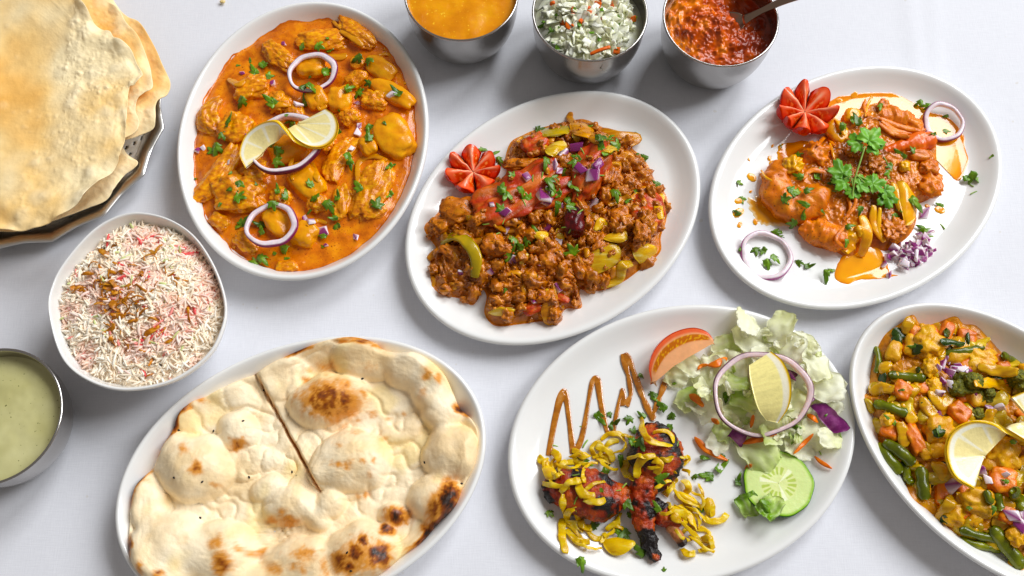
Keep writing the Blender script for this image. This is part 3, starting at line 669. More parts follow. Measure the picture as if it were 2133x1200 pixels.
# red onion
M_RING = food("red_onion_flesh", attr=True, vary=.07, scale=3.0, rough=.22, bump=.15, coat=.25, sss=.35, sssr=.25, stretch=(1, 1, 3))
def onion_ring(c, R, w, h, label, normal=(0, 0, 1), ratio=1.0, spin=0.0, seed=0, white=(246, 236, 238), purple=(128, 40, 88), group="red onion rings", egg=0):
    n, m = 120, 16; th = np.linspace(0, 2 * np.pi, n, endpoint=False); ph = np.linspace(0, 2 * np.pi, m, endpoint=False)
    cs, sn = np.cos(ph), np.sin(ph); k = (np.abs(cs) ** 3.2 + np.abs(sn) ** 3.2) ** (-1 / 3.2); cs, sn = cs * k, sn * k
    wv = 1 + .04 * np.sin(2 * th + seed) + .022 * np.sin(3 * th + 2 * seed) + .012 * np.sin(7 * th + seed); W = w * (1 + .22 * np.sin(th * 1 + seed) + .1 * np.sin(3 * th + seed))
    r = R * wv[:, None] - W[:, None] / 2 + cs[None] * W[:, None] / 2; z = sn[None] * h / 2 * (1 + .1 * np.sin(th * 2 + seed))[:, None] + (.05 * R * np.sin(2 * th + seed))[:, None]
    V = np.stack([r * np.cos(th)[:, None], r * np.sin(th)[:, None] * ratio * (1 + egg * np.cos(th)[:, None]), z], -1).reshape(-1, 3)
    t = np.tile(sstep(.45, .85, cs), n)[:, None]; g = np.tile(sstep(-.2, -.9, cs), n)[:, None]
    stripe = .5 + .5 * np.sin(np.tile(cs, n) * 7 + seed); base = lin(white) * (1 - .10 * stripe[:, None] * (1, 1.6, 1.0)); base = base * (1 - .25 * np.abs(noise(V * 1.3, seed)))[:, None]
    col = base * (1 - t) + lin(purple) * t; col = col * (1 - g * .3) + lin((244, 214, 226)) * g * .3
    Q = np.array(quat(normal, spin).to_matrix()); V = V @ Q.T + np.asarray(c)
    o = build("onion_ring", V, gridF(n, m, True, True), M_RING, cols=col); tag(o, label, "onion ring", group); return V, gridF(n, m, True, True)
def _onion_cols(V):
    t = sstep(.12, .3, V[:, 2] / (np.abs(V[:, 2]).max() + 1e-6) - .3)[:, None]; return lin((240, 226, 230)) * (1 - t) + lin((140, 62, 118)) * t
RDICE = [dice_mesh("red_onion_dice", s_, 80 + k, M_RING, _onion_cols, flat=f_) for k, (s_, f_) in enumerate([(.45, .7), (.6, .5), (.4, .9), (.7, .35), (.5, .6), (.55, .45)])]
WDICE = [dice_mesh("red_onion_dice", s_, 90 + k, M_RING, lambda V: np.tile(lin((240, 228, 234)), (len(V), 1)), flat=f_) for k, (s_, f_) in enumerate([(.45, .7), (.55, .5), (.6, .4)])]
# lemon
M_LEMON = food("lemon_flesh", attr=True, vary=.05, scale=4.0, rough=.16, bump=.35, bscale=5, bdist=.06, coat=.4)
def lemon_ruled(name, label, rind, core, th, seed=0, nph=100, ns=26, seg=1.0):
    """slice of lemon between a rind curve and a core curve (world cm), th thick"""
    A, B = spline(rind, nph), spline(core, nph); s = np.linspace(0, 1, ns)
    P = B[:, None] + (A - B)[:, None] * s[None, :, None]
    V, F = slab(P, th); m = nph * ns; S = np.tile(np.tile(s, nph), 2); ph = np.tile(np.repeat(np.linspace(0, 1, nph), ns), 2)
    wall = np.abs(((ph * 8.5 * seg + .3) % 1) - .5); wall = sstep(.10, .03, wall) * sstep(.06, .2, S)
    pulp = lin((250, 234, 172)) * (1 + .10 * noise(np.stack([ph * 60, S * 7, S * 0], 1), seed))[:, None]; pith = lin((250, 246, 226))
    pt = np.maximum(sstep(.80, .84, S), wall * .95)[:, None]; col = pulp * (1 - pt) + pith * pt
    rt = sstep(.925, .975, S)[:, None]; col = col * (1 - rt) + lin((236, 190, 34)) * rt
    o = build(name, V, F, M_LEMON, cols=col); tag(o, label, "lemon slice"); return V, F
# tomato
M_TOM = food("tomato_flesh", attr=True, vary=.08, scale=2.0, rough=.16, bump=.15, bscale=3, coat=.4, sss=.25, sssr=.3)
def tomato_flower(c, R, label, seed=0, spin=0.0, n=8, tall=1.0):
    """a tomato cut into pointed petals that open round a pale core"""
    rng = np.random.RandomState(seed); rt = root("tomato_flower", c, label, "tomato"); w0 = rng.uniform(.6, 1.4, n); w0 = np.cumsum(np.r_[0, w0 / w0.sum()]) * 2 * np.pi
    for k in range(n):
        f0, f1 = w0[k], w0[k + 1]; nf, nr, no = 21, 20, 12; e = np.linspace(-1, 1, nf)[None, :]; q = np.linspace(.02, 1, nr)[:, None]
        th = (f0 + f1) / 2 + e * (f1 - f0) / 2 * (.95 + .04 * (1 - q)); pk = 1 - np.abs(e) ** 1.7; hk = rng.uniform(.6, 1.25); ln = rng.uniform(.7, 1.2)
        Rr = R * (.84 + .20 * pk * ln); zr = R * tall * (.52 + .50 * pk * hk); zc = R * .42
        r = Rr * q; ridge = (1 - np.abs(e) ** 1.6)
        z = zc + (zr - zc) * q ** 1.5 + R * .17 * ridge * np.sin(np.pi * q ** .8) - R * .34 * (np.abs(e) ** 5) * sstep(.05, .4, q)
        I = np.stack([r * np.cos(th), r * np.sin(th), z], -1); t = np.linspace(0, 1, no)[1:, None]
        ro = Rr * np.sqrt(np.clip(1 - (t ** 1.6) * .62, 0, 1)) * (1 + .10 * np.sin(np.pi * t)); zo = zr * (1 - t); O = np.stack([ro * np.cos(th[-1:]), ro * np.sin(th[-1:]), zo], -1)
        P = np.concatenate([I, O], 0); nrow = len(P); F = gridF(nrow, nf)[:, ::-1]
        b = nrow * nf; sides = []                              # close the two cut sides down to the core line
        core = np.array([[0, 0, 0.0]]); V = np.vstack([P.reshape(-1, 3), core])
        for j, fl in ((0, 1), (nf - 1, -1)):
            i = np.arange(nrow - 1); tr = np.stack([i * nf + j, (i + 1) * nf + j, np.full(nrow - 1, b)], 1); sides.append(tr[:, ::fl])
        Q = np.repeat(np.r_[np.linspace(.02, 1, nr), np.full(no - 1, 1.2)], nf); E = np.tile(np.abs(np.linspace(-1, 1, nf)), nrow); X = P.reshape(-1, 3)
        col = np.tile(lin((247, 122, 94)), (len(Q), 1)); pale = (sstep(.42, .05, Q) * .8 + sstep(.3, .0, E) * sstep(.95, .6, Q) * .7).clip(0, 1)[:, None]; col = col * (1 - pale) + lin((252, 196, 164)) * pale
        gel = (sstep(.25, .5, E) * sstep(.25, .4, Q) * sstep(.85, .65, Q))[:, None] * .75; sd = (noise(X * 3.2, seed + k) > .18)[:, None]; col = col * (1 - gel) + np.where(sd, lin((252, 196, 120)), lin((210, 66, 26))) * gel
        skin = sstep(.93, 1.02, Q)[:, None]; col = col * (1 - skin) + lin((206, 34, 24)) * skin; col = np.vstack([col, lin((224, 90, 66))])
        V = V + (noise(V * 1.4, seed + k) * .05)[:, None] * (V[:, 2:3] > .1); W = rotz(V, spin) + c
        ob = build("petal", W, [F] + sides, M_TOM, rt, cols=col); md = ob.modifiers.new("edges", 'EDGE_SPLIT'); md.split_angle = math.radians(60)
    return rt

# ------------------------------------------------------------------ naan
def naan():
    K = crop(230, 690, 2.353); W = lambda x, y: at(*K(x, y), 2.3)[:2]; u = px_cm(620, 950, 2.3) / 2.353    # crop px -> cm
    out = loop_spline([W(*q) for q in [(705, 205), (800, 152), (900, 110), (1000, 75), (1100, 50), (1200, 42), (1300, 66), (1340, 95), (1420, 113), (1500, 117), (1580, 160), (1640, 220), (1680, 300), (1712, 370), (1768, 430), (1802, 500), (1800, 580), (1785, 660), (1748, 730), (1722, 780), (1690, 860), (1600, 950), (1530, 1030), (1430, 1100), (1350, 1170), (1260, 1225), (1120, 1285), (1000, 1320), (850, 1335), (700, 1335), (400, 1315), (250, 1260), (150, 1180), (105, 1080), (95, 960), (105, 850), (125, 760), (200, 660), (250, 560), (300, 480), (340, 410), (400, 352), (470, 318), (560, 270), (640, 230)]], 360)
    c = W(900, 700); s = np.r_[np.linspace(.004, .9, 110), np.linspace(.9, 1.0, 22)[1:]]
    P = c + (out[None] - c) * s[:, None, None]; x, y = P[..., 0].ravel(), P[..., 1].ravel(); S = np.repeat(s, 360)
    wx, wy = x + .45 * n2(x, y, .28, 1, 2), y + .45 * n2(x, y, .28, 4, 2)
    bumps = [(1060, 325, 215, 135, .25, 1.75), (1180, 635, 205, 165, .1, 1.35), (400, 655, 205, 175, -.3, 1.75), (620, 480, 120, 105, 0, .85), (1250, 150, 190, 100, -.1, 1.2), (1450, 190, 150, 110, -.5, 1.35), (1560, 280, 130, 110, -.8, 1.35), (1620, 390, 120, 110, -.9, 1.15), (1670, 590, 150, 150, 0, 1.6), (1590, 800, 120, 130, -.9, 1.3), (1640, 860, 60, 120, -.5, 1.0), (1395, 900, 78, 60, 0, .75), (1352, 968, 45, 36, 0, .55), (1225, 1080, 180, 150, .2, 1.6), (940, 1130, 190, 140, 0, 1.25), (290, 1060, 200, 180, -.4, 1.6), (540, 1090, 165, 180, .6, 1.45), (880, 850, 150, 100, .2, .9), (1070, 840, 75, 85, .3, .8), (760, 770, 90, 60, .3, .45), (660, 640, 120, 90, .4, .5), (170, 840, 95, 170, .2, .9), (600, 310, 150, 80, -.5, .45), (840, 230, 150, 110, .4, .6), (980, 880, 60, 120, .9, .7), (720, 1240, 220, 100, 0, 1.0), (1080, 1230, 200, 90, .2, .9), (350, 400, 110, 60, -.8, .4), (760, 640, 70, 60, 0, .3), (1430, 480, 130, 60, .3, .3)]
    acc = np.zeros_like(x)
    for bx, by, rx, ry, an, h in bumps:
        q = W(bx, by); ca, sa = math.cos(an), math.sin(an); dx, dy = wx - q[0], wy - q[1]
        a = (dx * ca + dy * sa) / (rx * u); b = (-dx * sa + dy * ca) / (ry * u); rho = np.sqrt(a * a + b * b)
        acc += (1.35 * h * np.clip(1 - rho ** 2.2, 0, 1) ** .70) ** 2.8
    top = acc ** (1 / 2.8)
    fold = (1 - 2.2 * np.abs(n2(x, y, .33, 33, 2))).clip(-.2, 1); wr = .13 * n2(x, y, .5, 22, 2) - .26 * fold ** 4 * (fold > 0) * sstep(1.2, .3, top) + .05 * np.abs(n2(x, y, 1.6, 25, 2)) + .025 * n2(x, y, 4.5, 27, 2)
    # the knife cut and the torn patch
    a, b = W(705, 205), W(1005, 750); d = b - a; L = np.linalg.norm(d); d /= L
    al = (x - a[0]) * d[0] + (y - a[1]) * d[1]; sd = -(x - a[0]) * d[1] + (y - a[1]) * d[0] + .06 * n2(x, y, .6, 71, 2)
    on = sstep(-.6, .0, al) * sstep(L + 1.2, L - .3, al); cut = on * np.exp(-(sd / .13) ** 2)
    lip = on * (sstep(0, .1, sd) * sstep(1.6, .1, sd)) * .35 - on * .0
    q = W(800, 975); tear = np.exp(-(((x - q[0]) / (120 * u)) ** 2 + ((y - q[1]) / (55 * u)) ** 2))
    top = top - .7 * tear + tear * (.35 * n2(x, y, 2.4, 44, 3))
    base = np.maximum(D_NAAN.z(x, y), .75) + .25
    edge = np.sqrt(np.clip(1 - ((S - .93) / .07).clip(0, 1) ** 2, 0, 1))
    z = base + (.55 + top + wr + lip) * (.12 + .88 * edge) - .62 * cut * edge
    V = np.stack([x, y, z], 1)
    # baked colour
    cream, tan, brown, black = lin((247, 221, 178)), lin((222, 156, 88)), lin((140, 70, 24)), lin((40, 22, 14))
    pale = lin((252, 236, 206)); t0 = np.clip(.5 + .9 * n2(x, y, .28, 31, 3), 0, 1)[:, None]; col = cream * (1 - t0) + pale * t0
    butter = np.clip(n2(x, y, .33, 61, 2) * 1.5 - .15 - top * .35, 0, .6)[:, None]; col = col * (1 - butter) + lin((246, 220, 156)) * butter
    mot = (sstep(-.1, .55, n2(x, y, .7, 63, 3)) * sstep(.5, 1.6, top) * .22)[:, None]; col = col * (1 - mot) + lin((236, 192, 128)) * mot
    toast = np.zeros_like(x); jx, jy = x + .22 * n2(x, y, 1.3, 51, 3), y + .22 * n2(x, y, 1.3, 52, 3)
    for bx, by, rx, ry, lv in [(1085, 345, 165, 110, 1.5), (1050, 300, 110, 60, .6), (1070, 378, 30, 24, 1.6), (1146, 352, 28, 24, 1.7), (1100, 325, 20, 16, 1.2), (985, 330, 60, 40, .8), (1060, 418, 16, 14, 1.0), (990, 420, 24, 14, .9), (620, 553, 52, 36, 1.3), (445, 682, 34, 40, 1.3), (380, 585, 34, 40, .8), (520, 758, 44, 20, .7), (1662, 838, 58, 105, 2.4), (1590, 880, 50, 90, 1.4), (1555, 975, 40, 40, 2.1), (1400, 908, 62, 48, 2.0), (1440, 925, 25, 25, 1.6), (1354, 968, 36, 32, 2.2), (1250, 1038, 30, 30, 1.9), (1212, 1098, 44, 40, 2.0), (1325, 1105, 60, 60, 2.3), (1140, 1135, 55, 60, 1.5), (1240, 1110, 150, 110, 1.0), (1180, 1160, 40, 40, 1.8), (1060, 1160, 40, 60, .8), (562, 1145, 46, 64, 1.5), (530, 1050, 48, 44, .9), (628, 1062, 24, 30, .8), (726, 1078, 26, 20, 1.6), (700, 1090, 60, 30, .7), (950, 1095, 100, 50, .8), (970, 1075, 30, 20, .8), (810, 1165, 60, 40, .9), (930, 1160, 80, 40, .7), (1552, 230, 36, 40, .9), (1612, 248, 28, 32, .9), (1535, 320, 40, 50, .6), (1240, 60, 80, 28, 1.4), (1310, 85, 40, 28, 1.2), (1150, 60, 80, 22, .9), (1055, 172, 70, 40, .8), (970, 180, 30, 30, .7), (960, 235, 36, 24, .8), (1270, 190, 60, 40, .5), (1150, 665, 70, 40, .8), (1240, 648, 24, 24, .8), (1295, 640, 20, 24, .7), (1125, 560, 40, 30, .6), (1205, 485, 50, 30, .6), (1335, 518, 40, 30, .6), (1270, 710, 30, 24, .7), (1210, 430, 24, 18, .7), (1275, 392, 34, 30, .8), (1355, 415, 24, 20, .7), (1430, 395, 20, 16, .7), (1240, 312, 20, 24, 1.0), (850, 890, 40, 34, .9), (780, 925, 50, 30, .9), (870, 930, 70, 28, 1.0), (180, 730, 26, 20, .7), (250, 915, 40, 20, .4), (440, 335, 50, 24, 1.0), (870, 125, 30, 16, .9), (690, 800, 20, 14, .3), (1180, 1010, 30, 24, .6), (1210, 805, 24, 24, .6), (1250, 800, 28, 26, .7), (170, 1165, 24, 40, 1.0), (265, 1195, 30, 20, 1.2)]:
        p = W(bx, by); d2 = ((jx - p[0]) / (rx * u)) ** 2 + ((jy - p[1]) / (ry * u)) ** 2; toast = np.maximum(toast, lv * np.exp(-d2 * 1.1))
    # scorched rim in a few places
    ang_px = np.arctan2(y - c[1], x - c[0])
    for bx, by, w_, lv in [(330, 430, .16, 2.2), (115, 760, .10, 2.2), (930, 95, .12, 2.0), (1725, 385, .05, 2.0), (1560, 1000, .14, 2.2), (110, 1060, .06, 1.6), (260, 540, .12, 1.4), (1640, 920, .1, 2.2), (1200, 40, .1, 1.2)]:
        p = W(bx, by); da = np.angle(np.exp(1j * (ang_px - math.atan2(p[1] - c[1], p[0] - c[0])))); toast = np.maximum(toast, lv * np.exp(-(da / w_) ** 2) * sstep(.945, .995, S + .02 * n2(x, y, 1.0, 77, 2)))
    toast = np.maximum(toast, cut * .9)
    toast = np.clip(toast * (1 + .42 * n2(x, y, 1.5, 91, 3) + .22 * n2(x, y, 5, 93, 2)) + .22 * sstep(.25, .6, n2(x, y, 1.1, 95, 3)) * (top > .7), 0, 2.6)
    for lo, hi, cc in ((.2, .95, tan), (.95, 1.55, brown), (1.55, 2.3, black)):
        k = sstep(lo, hi, toast)[:, None]; col = col * (1 - k) + cc * k
    m = len(V); U = V[131 * 0:].copy(); low = np.c_[out, np.maximum(D_NAAN.z(out[:, 0], out[:, 1]), .75)]
    nr = len(s); r = (nr - 1) * 360 + np.arange(360); q = (nr - 1) * 360 + (np.arange(360) + 1) % 360; g = m + np.arange(360)
    F = gridF(nr, 360, False, True)
    rt = root("naan_bread", np.r_[c, .8], "puffed naan bread with charred blisters filling the oval dish", "naan")
    build("bread", np.vstack([V, low]), [F, np.stack([r, q, m + (np.arange(360) + 1) % 360, g], 1)[:, ::-1]], food("naan_crust", attr=True, vary=.09, scale=1.3, detail=6, rough=.5, rvar=.18, bump=.5, bscale=3.2, bdist=.09, spec=.4), rt, cols=np.vstack([col, col[-360:]]))
    sf = Surf().add(V, F); m_s = food("nigella_seed", [(.3, rgb(22, 20, 18)), (.7, rgb(44, 40, 36))], rough=.5)
    sv, sF = blob((.13, .08, .07), .2, 1.5, 3, 2); me = mesh("nigella_seed", sv, sF, m_s)
    for k, (a_, b_) in enumerate([(335, 485), (505, 490), (312, 718), (450, 738), (680, 715), (1235, 232), (1540, 643), (1722, 747), (1160, 1085), (440, 915), (650, 440), (890, 690), (1180, 1175), (750, 290)]):
        p, n = sf.hit(*K(a_, b_)); link("nigella_seed", me, p + n * .03, rt, quat(n, k * 1.3))
naan()
# ------------------------------------------------------------------ chicken curry
def pool(D, z, inset_n, seed, amp, mounds=(), n=260, nr=110, wob=.15):
    """sauce filling a dish to level z; mounds (x,y,rx,ry,ang,h) swell it over what lies in it"""
    o = np.argsort(-D.iz); d = np.interp(z, D.iz[o][::-1], D.id[o][::-1]) - .04
    th = np.linspace(0, 2 * np.pi, n, endpoint=False); w = noise(np.stack([np.cos(th) * 4, np.sin(th) * 4, 0 * th], 1), seed) * wob + noise(np.stack([np.cos(th) * 14, np.sin(th) * 14, 0 * th], 1), seed + 1) * wob * .4
    rim = np.stack([D.ring(d - max(0, 0) + w_, 0, np.array([t]))[0, :2] for t, w_ in zip(th, w)]); q = np.linspace(.004, 1, nr)
    P = D.c + (rim[None] - D.c) * q[:, None, None]; x, y = P[..., 0].ravel(), P[..., 1].ravel(); S = np.repeat(q, n)
    Z = z + amp * n2(x, y, .45, seed, 3) * sstep(1.0, .9, S)
    for mx, my, rx, ry, an, h in mounds:
        ca, sa = math.cos(an), math.sin(an); dx, dy = x - mx, y - my; Z += h * np.exp(-(((dx * ca + dy * sa) / rx) ** 2 + ((-dx * sa + dy * ca) / ry) ** 2)) * sstep(1.0, .93, S)
    Z += .05 * n2(x, y, 2.2, seed + 5, 2) * sstep(1.0, .95, S)
    e = sstep(.975, 1.0, S); Z = Z * (1 - e) + e * (D.z(x, y) + .03)
    return np.stack([x, y, Z], 1), gridF(nr, n, False, True)
def curry():
    MK = [("the top ring", 651, 154), ("the lemon twist", 600, 285), ("the bottom ring", 567, 471), ("the smooth potato", 820, 285), ("the left chicken", 445, 245), ("the front lump", 775, 400)]
    K = crop(360, 0, 2.0); rt = root("chicken_curry", np.r_[D_CURRY.c, .8], "orange chicken curry in creamy sauce filling the deep oval dish", "curry")
    m_s = food("orange_curry_sauce", [(.25, rgb(172, 78, 0)), (.5, rgb(218, 116, 0)), (.75, rgb(242, 152, 6))], scale=.9, detail=5, rough=.17, coat=.2, bump=.45, bscale=2.5, bdist=.10, speck=(rgb(160, 66, 4), 6.0, .68))
    m_c = food("curried_chicken", [(.22, rgb(164, 76, 0)), (.48, rgb(222, 132, 8)), (.75, rgb(252, 190, 72))], scale=1.4, rough=.22, coat=.3, bump=.5, bscale=3, bdist=.10, vary=.08, stretch=(1.3, 1.8, 1))
    m_p = food("curried_potato", [(.25, rgb(206, 118, 2)), (.5, rgb(230, 150, 10)), (.8, rgb(242, 178, 44))], scale=.9, rough=.22, coat=.15, bump=.4, bscale=2.4, bdist=.1, vary=.07)
    m_o = food("cooked_onion", [(.25, rgb(204, 126, 30)), (.6, rgb(226, 158, 62)), (.85, rgb(238, 190, 104))], scale=1.2, rough=.2, coat=.3, bump=.2, vary=.08, stretch=(.4, 3, 1))
    cut = [(160, 410, 170, 570, 105, 'c', .35), (255, 385, 395, 350, 110, 'c', 0), (385, 185, 500, 285, 85, 'c', 0), (520, 165, 735, 165, 95, 'c', 0), (695, 75, 830, 195, 85, 'c', 0), (520, 290, 640, 270, 100, 'p', 0), (740, 265, 800, 255, 65, 'c', 0), (805, 245, 920, 320, 90, 'p', 0), (840, 345, 1000, 440, 85, 'p', 0), (735, 310, 790, 350, 90, 'c', 0), (690, 365, 700, 470, 95, 'p', 0), (790, 410, 890, 420, 85, 'c', 0), (865, 495, 975, 640, 145, 'p', 0), (700, 500, 775, 470, 75, 'c', 0), (405, 400, 480, 450, 90, 'c', 0), (210, 500, 310, 560, 130, 'c', 0), (275, 605, 95, 845, 95, 'c', -.15), (180, 790, 380, 830, 175, 'c', 0), (500, 700, 610, 810, 125, 'p', 0), (760, 575, 640, 750, 90, 'c', .2), (885, 665, 770, 910, 140, 'c', 0), (390, 880, 490, 960, 105, 'p', 0), (500, 960, 600, 990, 105, 'p', 0), (265, 980, 350, 1040, 70, 'c', 0), (715, 770, 690, 920, 80, 'c', 0), (400, 640, 560, 590, 130, 'p', 0), (560, 850, 640, 840, 90, 'c', 0), (430, 1112, 520, 1108, 50, 'c', 0), (560, 430, 640, 400, 110, 'p', 0), (300, 690, 380, 740, 110, 'c', 0), (800, 900, 880, 860, 60, 'c', 0), (840, 590, 780, 620, 90, 'p', 0), (420, 790, 480, 850, 80, 'c', 0), (160, 900, 230, 940, 60, 'c', 0), (470, 480, 540, 450, 80, 'c', 0), (620, 620, 660, 580, 60, 'c', 0)]
    md = []
    for ax, ay, bx, by, w, k, bd in cut:
        A, B = at(*K(ax, ay), 2.3), at(*K(bx, by), 2.3); wc = w / 2 * px_cm(640, 300, 2.3) / 2; m = (A + B) / 2; L = np.linalg.norm(B - A) / 2
        md.append((m[0], m[1], L * 1.05, wc * 1.1, math.atan2(B[1] - A[1], B[0] - A[0]), .42))
    V, F = pool(D_CURRY, 2.15, 0, 3, .12, md, wob=.3); build("sauce", V, F, m_s, rt); sf = Surf().add(V, F)
    for i, (ax, ay, bx, by, w, k, bd) in enumerate(cut):
        if k == 'c': chunk("chicken_piece", m_c, sf, K(ax, ay), K(bx, by), w / 2, 100 + i, rt, thick=.62, lift=-.26, amp=.25, freq=1.2 + .35 * (i % 3), boxy=.05 + .12 * (i % 2), bend=bd * 3, ridged=.05 + .05 * (i % 3), sub=5, add=False)
        else: chunk("potato_piece", m_p, sf, K(ax, ay), K(bx, by), w / 2, 100 + i, rt, thick=.6, lift=-.05, amp=.2, freq=1.2, boxy=.15, add=False)
    sf2 = Surf().add(V, F)
    for o in list(rt.children):
        if o.name.startswith(("chicken", "potato")):
            vv = np.array([v.co[:] for v in o.data.vertices]) / CM + WL[o.name]; sf2.add(vv, np.array([p.vertices[:] for p in o.data.polygons]))
    for i, pts in enumerate([[(880, 205), (940, 240), (975, 300), (965, 350)], [(120, 885), (140, 950), (200, 1010), (260, 1030)], [(770, 760), (775, 680), (830, 650), (890, 670)], [(580, 680), (600, 740), (640, 760)], [(500, 660), (490, 700), (500, 750)], [(690, 60), (670, 90), (700, 120)], [(640, 235), (690, 240), (725, 230)], [(410, 470), (440, 440), (490, 440)], [(600, 400), (610, 450), (640, 440)], [(230, 330), (270, 350), (300, 340)], [(700, 130), (740, 150), (790, 190)], [(560, 940), (600, 920), (640, 930)], [(860, 230), (900, 230), (950, 280)]]):
        ribbon("onion_strip", m_o, sf2, [K(*q) for q in pts], [11, 12, 14, 15, 10, 8, 16][i % 7], .22, rt, lift=.03, seed=i)
    sf = sf2
    # garnish
    p, n = sf.hit(*K(583, 308)); V1, F1 = onion_ring(p + (0, 0, .28), 2.45, .54, .5, "upright pink onion ring near the top of the chicken curry", (0.05, -.12, 1), .90, .3, 1)
    p, n = sf.hit(*K(470, 600)); V2, F2 = onion_ring(p + (0, 0, .15), 3.45, .52, .7, "large dark red onion ring under the twisted lemon slice", (-.10, .12, 1), 1.05, .8, 2, purple=(104, 34, 66))
    p, n = sf.hit(*K(415, 942)); V3, F3 = onion_ring(p + (0, 0, .3), 2.38, .54, .5, "pale onion ring at the bottom of the chicken curry", (-.06, .05, 1), 1.03, 1.0, 3)
    zz = lambda x, y, z: at(*K(x, y), z)
    lemon_ruled("lemon_twist", "twisted lemon slice lying across the chicken curry", [zz(303, 703, 3.95), zz(279, 640, 4.25), zz(305, 563, 4.75), zz(365, 515, 5.45), zz(428, 503, 5.85), zz(468, 535, 5.45), zz(510, 583, 5.05), zz(570, 614, 4.75), zz(630, 612, 4.65), zz(675, 577, 4.75), zz(689, 527, 4.95), zz(673, 480, 5.15), zz(640, 454, 5.35)],
                [zz(372, 645, 3.95), zz(378, 635, 3.95), zz(390, 620, 4.05), zz(405, 605, 4.15), zz(430, 585, 4.15), zz(452, 560, 4.25), zz(478, 545, 4.45), zz(500, 530, 4.65), zz(515, 522, 4.65), zz(522, 518, 4.75), zz(525, 515, 4.75), zz(527, 514, 4.85), zz(528, 513, 4.85)], .38, 3)
    for V_, F_ in ((V1, F1), (V2, F2), (V3, F3)): sf.add(V_, F_)
    sprinkle(sf, kk(K, [(205, 560), (225, 520), (170, 630), (190, 615), (375, 275), (345, 305), (395, 320), (540, 375), (560, 370), (625, 300), (605, 195), (555, 207), (650, 210), (775, 385), (820, 345), (822, 255), (405, 600), (440, 620), (430, 670), (360, 610), (500, 510), (530, 560), (725, 375), (820, 535), (815, 580), (730, 660), (740, 690), (600, 830), (640, 860), (690, 830), (680, 910), (690, 940), (415, 850), (290, 935), (275, 945), (375, 940), (380, 970), (480, 1040), (370, 1080), (350, 1095), (635, 990), (270, 825), (280, 770), (850, 860), (905, 690), (905, 805), (295, 415), (420, 430), (555, 435), (690, 550), (570, 770), (440, 800), (460, 825), (780, 795), (945, 390), (780, 240)]),
             "chopped coriander leaf", "on the chicken curry", "coriander leaves on the chicken curry", 11, MK, size=(1.0, 1.6))
    sprinkle(sf, kk(K, [(268, 275), (325, 258), (245, 345), (640, 165), (470, 480), (290, 620), (165, 970), (425, 1060), (470, 1080), (630, 1030), (575, 320), (925, 690), (95, 745), (575, 880), (245, 720), (880, 510), (690, 460), (350, 770), (200, 850)]), "tiny coriander speck", "on the chicken curry", "coriander specks on the chicken curry", 12, MK, LEAF2)
    sprinkle(sf, kk(K, [(420, 350, 1.3), (290, 303), (520, 440, 1.2), (770, 560, 1.5), (745, 620, 1.1), (910, 395, 1.3), (770, 430), (775, 525), (580, 925, 1.2), (550, 912, .8), (625, 965, 1.4), (235, 678, .9), (105, 630, 1.1), (125, 615, .8), (640, 1025, .8), (765, 990, .9), (465, 185), (305, 568, .9)]),
             "onion dice", "on the chicken curry", "diced red onion on the chicken curry", 13, MK, RDICE + WDICE, "onion dice", "red_onion_dice", (.8, 1.1), .1, .4)
curry()
# ------------------------------------------------------------------ minced meat curry
def patch(name, mat, surf, quad, bulge, thick, parent=None, lift=.15, seed=0, nu=14, nv=12, wob=.10, add=False, cols=None, round_=.35, dz=(0, 0, 0, 0)):
    """a curved skin (onion layer, pepper, leaf) spanned over four photo spots"""
    Q = []
    for q, z_ in zip(quad, dz):
        h, _ = surf.hit(q[0], q[1]); Q.append(at(q[0], q[1], h[2] + lift + z_))
    Q = np.array(Q); a, b = np.meshgrid(np.linspace(-1, 1, nu), np.linspace(-1, 1, nv), indexing='ij')
    k = 1 / (1 + round_ * (a ** 2 * b ** 2)); A, B = (a * k + 1) / 2, (b * k + 1) / 2; A, B = A[..., None], B[..., None]
    P = Q[0] * (1 - A) * (1 - B) + Q[1] * A * (1 - B) + Q[2] * A * B + Q[3] * (1 - A) * B
    P[..., 2] += bulge * (1 - .5 * a ** 2 - .5 * b ** 2 - .25)
    f = P.reshape(-1, 3); f = f + np.stack([noise(f * .9, seed), noise(f * .9, seed + 4), noise(f * .9, seed + 8)], 1) * wob; P = f.reshape(nu, nv, 3)
    V, F = slab(P, thick * (1 - .55 * np.maximum(a ** 6, b ** 6)))
    c = cols(np.tile(a.ravel(), 2), np.tile(b.ravel(), 2), V) if cols else None
    o = build(name, V, F, mat, parent, cols=c)
    if add: surf.add(V, F)
    return o
def heap(D, out_px, cen_px, hmax, fall, seed, billow=.3, n=300, nr=110, z0=.03, f1=1.2, f2=3.2, edge=.05):
    out = loop_spline([at(x, y, 1.0)[:2] for x, y in out_px], n); c = at(*cen_px, 1.0)[:2]
    q = np.r_[np.linspace(.004, .85, nr - 30), np.linspace(.85, 1, 31)[1:]]; nr = len(q)
    P = c + (out[None] - c) * q[:, None, None]; x, y = P[..., 0].ravel(), P[..., 1].ravel(); S = np.repeat(q, n)
    d = (1 - S) * np.tile(np.hypot(*(out - c).T), nr)
    lump = billow * (1 - 2 * np.abs(n2(x, y, f1 * .5, seed, 2))) + billow * .5 * (1 - 2 * np.abs(n2(x, y, f2 * .5, seed + 7, 2))) + .12 * n2(x, y, f2 * 1.8, seed + 9, 2)
    body = sstep(edge * 6, edge * 6 + .9, d)
    z = D.z(x, y) + z0 * sstep(0, .12, d) + hmax * (1 - np.exp(-np.maximum(d - edge * 5, 0) / fall)) + lump * body
    V = np.stack([x, y, np.maximum(z, D.z(x, y) + .015 * sstep(0, .1, d))], 1); return V, gridF(nr, n, False, True), d, S
